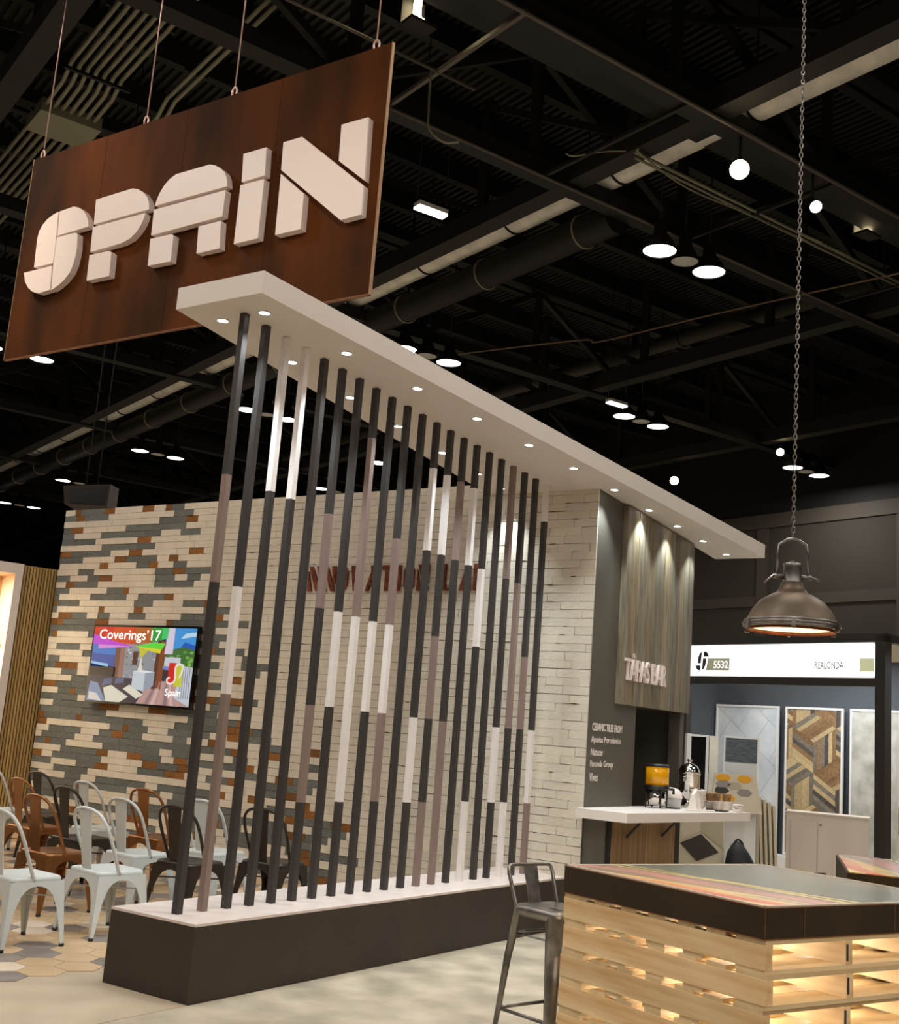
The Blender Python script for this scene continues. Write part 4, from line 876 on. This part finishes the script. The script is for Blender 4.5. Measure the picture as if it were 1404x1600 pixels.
# black bag
og = Vector((7.76, -.44, 0)); t = thing('black_bag', 'black leather bag slumped against the sample boards', 'bag', og)
mb = MB(); prof = [(.0, .16, .11), (.05, .19, .13), (.24, .2, .13), (.40, .17, .11), (.54, .12, .08), (.63, .06, .05), (.66, .01, .01)]; base = 0
for z, ru, rv in prof:
    for k in range(16):
        th = R(22.5 * k); wob = 1 + .08 * math.sin(3 * th + z * 9); mb.v.append(dU * (ru * math.cos(th) * wob - z * .14) + dD * (rv * math.sin(th) * wob) + Z * z)
for i in range(len(prof) - 1):
    for k in range(16): mb.face((i * 16 + k, i * 16 + (k + 1) % 16, (i + 1) * 16 + (k + 1) % 16, (i + 1) * 16 + k), 0, True)
mb.face(range(15, -1, -1)); bg = mb.build('bag_body', 'bag_black', t); bg.scale = (1, 1, 1.0)
MB().tube(smooth_path([-dU * .12 + Z * .58, -dU * .13 + Z * .63, -dU * .09 + Z * .68, -dU * .04 + Z * .64, -dU * .03 + Z * .58]), .012, 6).build('handle', 'bag_black', t)
MB().obox(-dU * .05 - dD * .137 + Z * .36, dU * .02, dD * .02, Z * .07).build('buckle', 'steel', t)

# ================================================================== LEFT PINE BOOTH
A0 = Vector((4.11, 7.696, 0)); pb = thing('pine_booth', 'booth side clad in pine slats with a bright shelf niche at the left edge', 'booth', A0)
def lp(b, a, z): return A0 + H2 * b + H1 * a + Z * z
for k in range(12):
    b = .012 + .0375 * k; MB().prism([lp(b, -.02, 0), lp(b + .024, -.02, 0), lp(b + .024, .02, 0), lp(b, .02, 0)], (0, 0, 3.24)).build('pine_slat', 'pine_slat', pb, A0)
MB().prism([lp(0, .02, 0), lp(.46, .02, 0), lp(.46, .3, 0), lp(0, .3, 0)], (0, 0, 3.22)).build('backing_panel', 'kraft', pb, A0)
MB().prism([lp(-.10, -.03, 0), lp(-.005, -.03, 0), lp(-.005, .5, 0), lp(-.10, .5, 0)], (0, 0, 3.25)).build('frame', 'white_paint', pb, A0)
MB().prism([lp(-2.2, -.03, 3.12), lp(-.1, -.03, 3.12), lp(-.1, .5, 3.12), lp(-2.2, .5, 3.12)], (0, 0, .13)).build('frame', 'white_paint', pb, A0)
MB().prism([lp(-2.2, .5, 0), lp(-.0, .5, 0), lp(-.0, .54, 0), lp(-2.2, .54, 0)], (0, 0, 3.25)).build('niche_back', 'niche_wood', pb, A0)
MB().prism([lp(-2.2, -.03, 0), lp(-2.1, -.03, 0), lp(-2.1, .5, 0), lp(-2.2, .5, 0)], (0, 0, 3.12)).build('frame', 'white_paint', pb, A0)
for z in (.5, 1.1, 1.42, 2.2): MB().prism([lp(-2.1, .15, z), lp(-.1, .15, z), lp(-.1, .5, z), lp(-2.1, .5, z)], (0, 0, .04)).build('shelf', 'niche_wood', pb, A0)
MB().prism([lp(-2.1, .48, 1.5), lp(-.14, .48, 1.5), lp(-.14, .499, 1.5), lp(-2.1, .499, 1.5)], (0, 0, .66)).build('light_panel', 'niche_glow', pb, A0)
MB().prism([lp(-.34, .46, 2.35), lp(-.16, .46, 2.35), lp(-.16, .499, 2.35), lp(-.34, .499, 2.35)], (0, 0, .4)).build('picture', 'black_frame', pb, A0)
lamp('niche_lamp', 'AREA', lp(-.9, .1, 3.08) - A0, 40, (1, .86, .62), pb, size=.6)

# ================================================================== PALLET TABLES
TN = Vector((-.663, -3.448, 0)); ta = R(68.4); tu = Vector((math.cos(ta), math.sin(ta), 0)); tr = Vector((math.sin(ta), -math.cos(ta), 0)); TL = 1.10; TWd = 1.28
o = TN.copy(); t = thing('print_table_top', 'large dark steel table top with a colourful printed sheet, on pallets', 'table top', o + Z * .952)
og = o + Z * .952
MB().obox(TN + Z * .952, tu * TL, tr * TWd, Z * .112).build('steel_box', 'steel_burnt', t, og)
for k in (0, .17, .6, 1.0): MB().obox(TN - tu * .0015 + tr * (k * TWd - (.004 if k == 1 else 0)) + Z * .953, tr * .004, tu * .001, Z * .11).build('seam', 'burnt_edge', t, og)
for z in (.952, 1.06): MB().obox(TN - tu * .0015 + Z * z, tr * TWd, tu * .001, Z * .004).build('edge_line', 'burnt_edge', t, og); MB().obox(TN - tr * .0015 + Z * z, tu * TL, tr * .001, Z * .004).build('edge_line', 'burnt_edge', t, og)
pr = bpy.data.objects.new('printed_sheet', None)
mb = MB(); mb.box((0, 0, 0), (TL - .01, TWd - .01, .004)); me = mb.mesh('printed_sheet', 'table_print'); bpy.data.objects.remove(pr); pr = bpy.data.objects.new('printed_sheet', me); COL.objects.link(pr); pr.parent = t
# local x along tu, local y along tr (right handed needs a flip)
pm_ = Matrix.Identity(4)
for i in range(3): pm_[i][0] = tu[i]; pm_[i][1] = tr[i]; pm_[i][2] = -Z[i]
pr.matrix_local = Matrix.Translation(tu * .005 + tr * .005 + Z * .1165) @ pm_
mb = MB()
for a_, b_, c_, d_ in ((0, 0, TL, .012), (0, TWd - .012, TL, TWd), (0, 0, .012, TWd), (TL - .012, 0, TL, TWd)): mb.obox(TN + tu * a_ + tr * b_ + Z * 1.064, tu * (c_ - a_), tr * (d_ - b_), Z * .006)
mb.build('rim', 'cabinet_white', t, og)
pp = bpy.data.objects.new('wooden_pallet', None); COL.objects.link(pp)
WP = 1.0; rp = random.Random(5); PH = .1188
def pbox(name, a0, a1, b0, b1, z0, z1, parent=None): return MB().box((a0, -b1, z0), (a1, -b0, z1)).build(name, 'pallet_wood' if a1 - a0 > .5 else 'pallet_deck', parent or pp)
for b in (0.002, .46, WP - .042): pbox('stringer', 0.0, TL, b, b + .04, .016, .1028)
for k, (a0, a1) in enumerate([(0.002, .14), (.19, .285), (.34, .43), (.50, .59), (.66, .75), (.82, .91), (.96, 1.098)]): pbox('deck_board', a0, a1, .006, WP - .006, .1028, .1186)
for a0, a1 in [(0.002, .14), (.30, .40), (.50, .60), (.72, .82), (.96, 1.098)]: pbox('bottom_board', a0, a1, .006, WP - .006, 0.0, .016)
st = pbox('stamp_mark', -.001, 0.0, .463, .475, .03, .09); st.data.materials[0] = MATS['ink_dark']; st.parent = pp
NP = ['lowest pallet of the stack under the printed table', 'second pallet from the floor under the printed table', 'third pallet from the floor under the printed table', 'fourth pallet from the floor under the printed table', 'fourth pallet below the printed table top', 'third pallet below the printed table top', 'second pallet below the printed table top', 'topmost pallet, right under the printed table top']
for k in range(8):
    q = pp if k == 0 else copy_tree(pp); q.rotation_euler = (0, 0, ta); q.location = TN + tr * .004 + Z * (.1188 * k + .0005) + tu * rp.uniform(-.006, .006); tag(q, NP[k], 'pallet', 'stacked pallets of the printed table')
    if k >= 4:
        for yy in (-.25, -.72):
            MB().box((.30, yy - .01, .092), (.9, yy + .01, .1)).build('led_strip', 'led_warm', q)
            lamp('led_glow', 'POINT', (.32, yy, .06), 1.5, (.92, .97, 1.0), q, rad=.02); lamp('led_glow', 'POINT', (.75, yy, .06), 0.6, (.92, .97, 1.0), q, rad=.02)
# second pallet stack beside it, so that the wide top is carried
T2 = Vector((1.075, -3.277, 0)); a2 = R(-72); d1 = Vector((math.cos(a2), math.sin(a2), 0)); d2 = Vector((-math.sin(a2), math.cos(a2), 0))
t = thing('far_table_top', 'second dark steel table top with printed sheet at the right edge', 'table top', T2 + Z * .95); og = T2 + Z * .95
MB().obox(T2 + Z * .95, d1 * 1.0, d2 * 1.1, Z * .118).build('steel_box', 'steel_burnt', t, og); 
me2 = MB().box((0, 0, 0), (1.08, .98, .004)).mesh('printed_sheet', 'table_print'); p2 = bpy.data.objects.new('printed_sheet', me2); COL.objects.link(p2); p2.parent = t
pm_ = Matrix.Identity(4)
for i in range(3): pm_[i][0] = d2[i]; pm_[i][1] = d1[i]; pm_[i][2] = -Z[i]
p2.matrix_local = Matrix.Translation(d1 * .01 + d2 * .01 + Z * .1225) @ pm_
for k in range(8):
    q = thing('wooden_pallet', 'pallet of the hidden stack under the second table top', 'pallet', T2 + Z * (.1185 * k + .0005), 0, 'pallets under the second table')
    for b in (0.0, .46, .94): MB().obox(d2 * b + Z * .016, d1 * .98, d2 * .04, Z * .0865).build('stringer', 'pallet_wood', q)
    for a in (0.0, .2, .4, .6, .84): MB().obox(d1 * a + Z * .1025, d1 * .12, d2 * .98, Z * .0155).build('deck_board', 'pallet_wood', q); MB().obox(d1 * a, d1 * .12, d2 * .98, Z * .0158).build('bottom_board', 'pallet_wood', q)

# ================================================================== BAR STOOLS
def make_stool():
    t = bpy.data.objects.new('bar_stool', None); COL.objects.link(t); m = 'gunmetal'; zs = .76
    mb = MB()
    def sq(h, r, z):
        out = []
        for cx, cy, a0 in ((h - r, h - r, 0), (-h + r, h - r, 90), (-h + r, -h + r, 180), (h - r, -h + r, 270)):
            for k in range(5): th = R(a0 + 22.5 * k); out.append(Vector((cx + r * math.cos(th), cy + r * math.sin(th), z)))
        return out
    ls = []
    for lp_ in (sq(.05, .04, zs - .012), sq(.12, .05, zs - .008), sq(.15, .045, zs), sq(.158, .045, zs - .004), sq(.16, .045, zs - .05), sq(.155, .04, zs - .05)): ls.append(len(mb.v)); mb.v += lp_
    mb.face(range(20), 0, True)
    for a, b in zip(ls, ls[1:]):
        for k in range(20): mb.face((a + k, b + k, b + (k + 1) % 20, a + (k + 1) % 20), 0, True)
    mb.build('seat', m, t); MB().box((-.04, -.009, zs - .0119), (.04, .009, zs - .0105)).build('seat_slot', 'black_plastic', t)
    for sx in (1, -1):
        for sy in (1, -1):
            mb = MB(); n_ = 9; lv = [(zs - .03, .115, .078), (.5, .147, .062), (.25, .172, .048), (.02, .198, .032)]
            for z, c, h in lv:
                for k in range(n_):
                    th = R(-45 + 180 * k / (n_ - 1)); mb.v.append(Vector((sx * (c + h * math.cos(th) * .6), sy * (c + h * math.sin(th) * .6), z)))
            for i in range(3):
                for k in range(n_ - 1): mb.face((i * n_ + k, i * n_ + k + 1, (i + 1) * n_ + k + 1, (i + 1) * n_ + k), 0, True)
                mb.face((i * n_ + n_ - 1, i * n_, (i + 1) * n_, (i + 1) * n_ + n_ - 1), 0)
            mb.face(range(n_)); mb.face(range(4 * n_ - 1, 3 * n_ - 1, -1))
            lg = mb.build('leg', m, t); MB().tube([(sx * .209, sy * .209, 0), (sx * .209, sy * .209, .022)], .018, 8).build('foot_cap', 'black_plastic', lg)
    for z, c in ((.25, .185), (.62, .15)):
        for p, q in (((c, c), (c, -c)), ((c, -c), (-c, -c)), ((-c, -c), (-c, c)), ((-c, c), (c, c))): MB().tube([(p[0], p[1], z), (q[0], q[1], z)], .009 if z < .5 else .006, 8).build('foot_rail', m if z < .5 else 'steel', t)
    hp = [(-.13, .15, zs - .01), (-.165, .155, zs + .08), (-.19, .158, zs + .15), (-.2, .145, zs + .178), (-.203, .11, zs + .183), (-.203, 0, zs + .184)]
    hp = hp + [(x, -y, z) for x, y, z in hp[-2::-1]]
    MB().tube(smooth_path(hp, 4), .010, 8).build('back_hoop', m, t)
    mb = MB(); 
    for (x, w_, z), (x2, w2, z2) in zip([(-.15, .042, zs - .005), (-.175, .045, zs + .09)], [(-.175, .045, zs + .09), (-.205, .05, zs + .186)]):
        mb.hexa([(x, -w_, z), (x + .006, -w_, z), (x + .006, w_, z), (x, w_, z), (x2, -w2, z2), (x2 + .006, -w2, z2), (x2 + .006, w2, z2), (x2, w2, z2)])
    mb.build('back_splat', m, t)
    mb = MB(); mb.tube([(-.172, -.03, zs + .04), (-.19, -.03, zs + .13), (-.195, .03, zs + .13), (-.176, .03, zs + .04)], .004, 6, closed=True); mb.build('pressed_line', m, t)
    return t
sp = make_stool(); sp.location = (.565, -1.955, 0); sp.rotation_euler = (0, 0, R(-106)); tag(sp, 'worn gunmetal bar stool beside the printed pallet table', 'stool', 'bar stools')
s2 = copy_tree(sp); s2.location = (2.12, -2.62, 0); s2.rotation_euler = (0, 0, R(76)); tag(s2, 'bar stool of which only the backrest shows above the printed table', 'stool', 'bar stools')

# ================================================================== PENDANT LAMP
o = Vector((.315, -3.215, 2.175)); t = thing('pendant_lamp', 'industrial pewter dome pendant lamp hanging on a long chain', 'lamp', o); t.scale = (.94, .94, .87)
MB().lathe([(.222, .0), (.222, .028), (.205, .06), (.185, .10), (.15, .145), (.105, .175), (.075, .192), (.06, .215), (.052, .245), (.0, .246)], 40, cap=False).build('shade', 'lamp_pewter', t)
for z, r in ((.004, .222), (.018, .225), (.032, .218)): MB().tube([(r * math.cos(R(9 * k)), r * math.sin(R(9 * k)), z) for k in range(40)], .0085, 8, closed=True).build('rim_ring', 'gunmetal', t)
MB().tube([(.205 * math.cos(R(9 * k)), .205 * math.sin(R(9 * k)), -.008) for k in range(40)], .008, 8, closed=True).build('rim_ring', 'rust_letter', t)
MB().lathe([(0, .004), (.2, .004), (.2, .008), (0, .008)], 36, cap=False).build('glass', 'lamp_glow', t)
MB().lathe([(.05, .235), (.045, .25), (.043, .33), (.046, .345), (.03, .352), (0, .354)], 20).build('socket_tube', 'gunmetal', t)
MB().lathe([(.012, .352), (.012, .36), (0, .362)], 8).build('cap_screw', 'steel', t)
cu_ = _r.copy(); cu_.z = 0; cu_.normalize()
yk = [cu_ * -.075 + Z * .275, cu_ * -.072 + Z * .40, cu_ * -.068 + Z * .445, cu_ * -.03 + Z * .475, Z * .482, cu_ * .03 + Z * .475, cu_ * .066 + Z * .452, cu_ * .072 + Z * .40, cu_ * .075 + Z * .275]
MB().tube(yk, .007, 8).build('yoke', 'steel', t)
for sg_ in (-1, 1):
    MB().tube([cu_ * sg_ * .04 + Z * .275, cu_ * sg_ * .095 + Z * .275], .014, 8).build('pivot', 'gunmetal', t); MB().tube([cu_ * sg_ * .09 + Z * .28, cu_ * sg_ * .135 + Z * (.235 if sg_ < 0 else .262)], .007, 6).build('wing_screw', 'gunmetal', t)
for k in range(6):
    th = R(20 + 60 * k); c = Vector((math.cos(th), math.sin(th), 0)); MB().bar(c * .232 + Z * .03, c * .236 - Z * .012, .018, .012).build('clip', 'gunmetal', t); MB().tube([c * .226 - Z * .014, c * .25 - Z * .014], .007, 6).build('clip_screw', 'gunmetal', t)
lk = MB().tube([(.0085 * math.cos(R(36 * k)), 0, .0175 * math.sin(R(36 * k))) for k in range(10)], .0032, 5, closed=True).mesh('chain_link', 'gunmetal')
z = .50; k = 0
while z < 7.3:
    if k < 150:
        l_ = bpy.data.objects.new('chain_link', lk); COL.objects.link(l_); l_.parent = t; l_.location = (0, 0, z); l_.rotation_euler = (0, 0, R(30 + 90 * (k % 2)))
    else: break
    z += .0285; k += 1
MB().tube([(0, 0, z - .01), (0, 0, 7.2)], .006, 6).build('chain_cable', 'gunmetal', t)
lamp('pendant_light', 'AREA', (0, 0, -.012), 9, (1, .74, .42), t, size=.36)
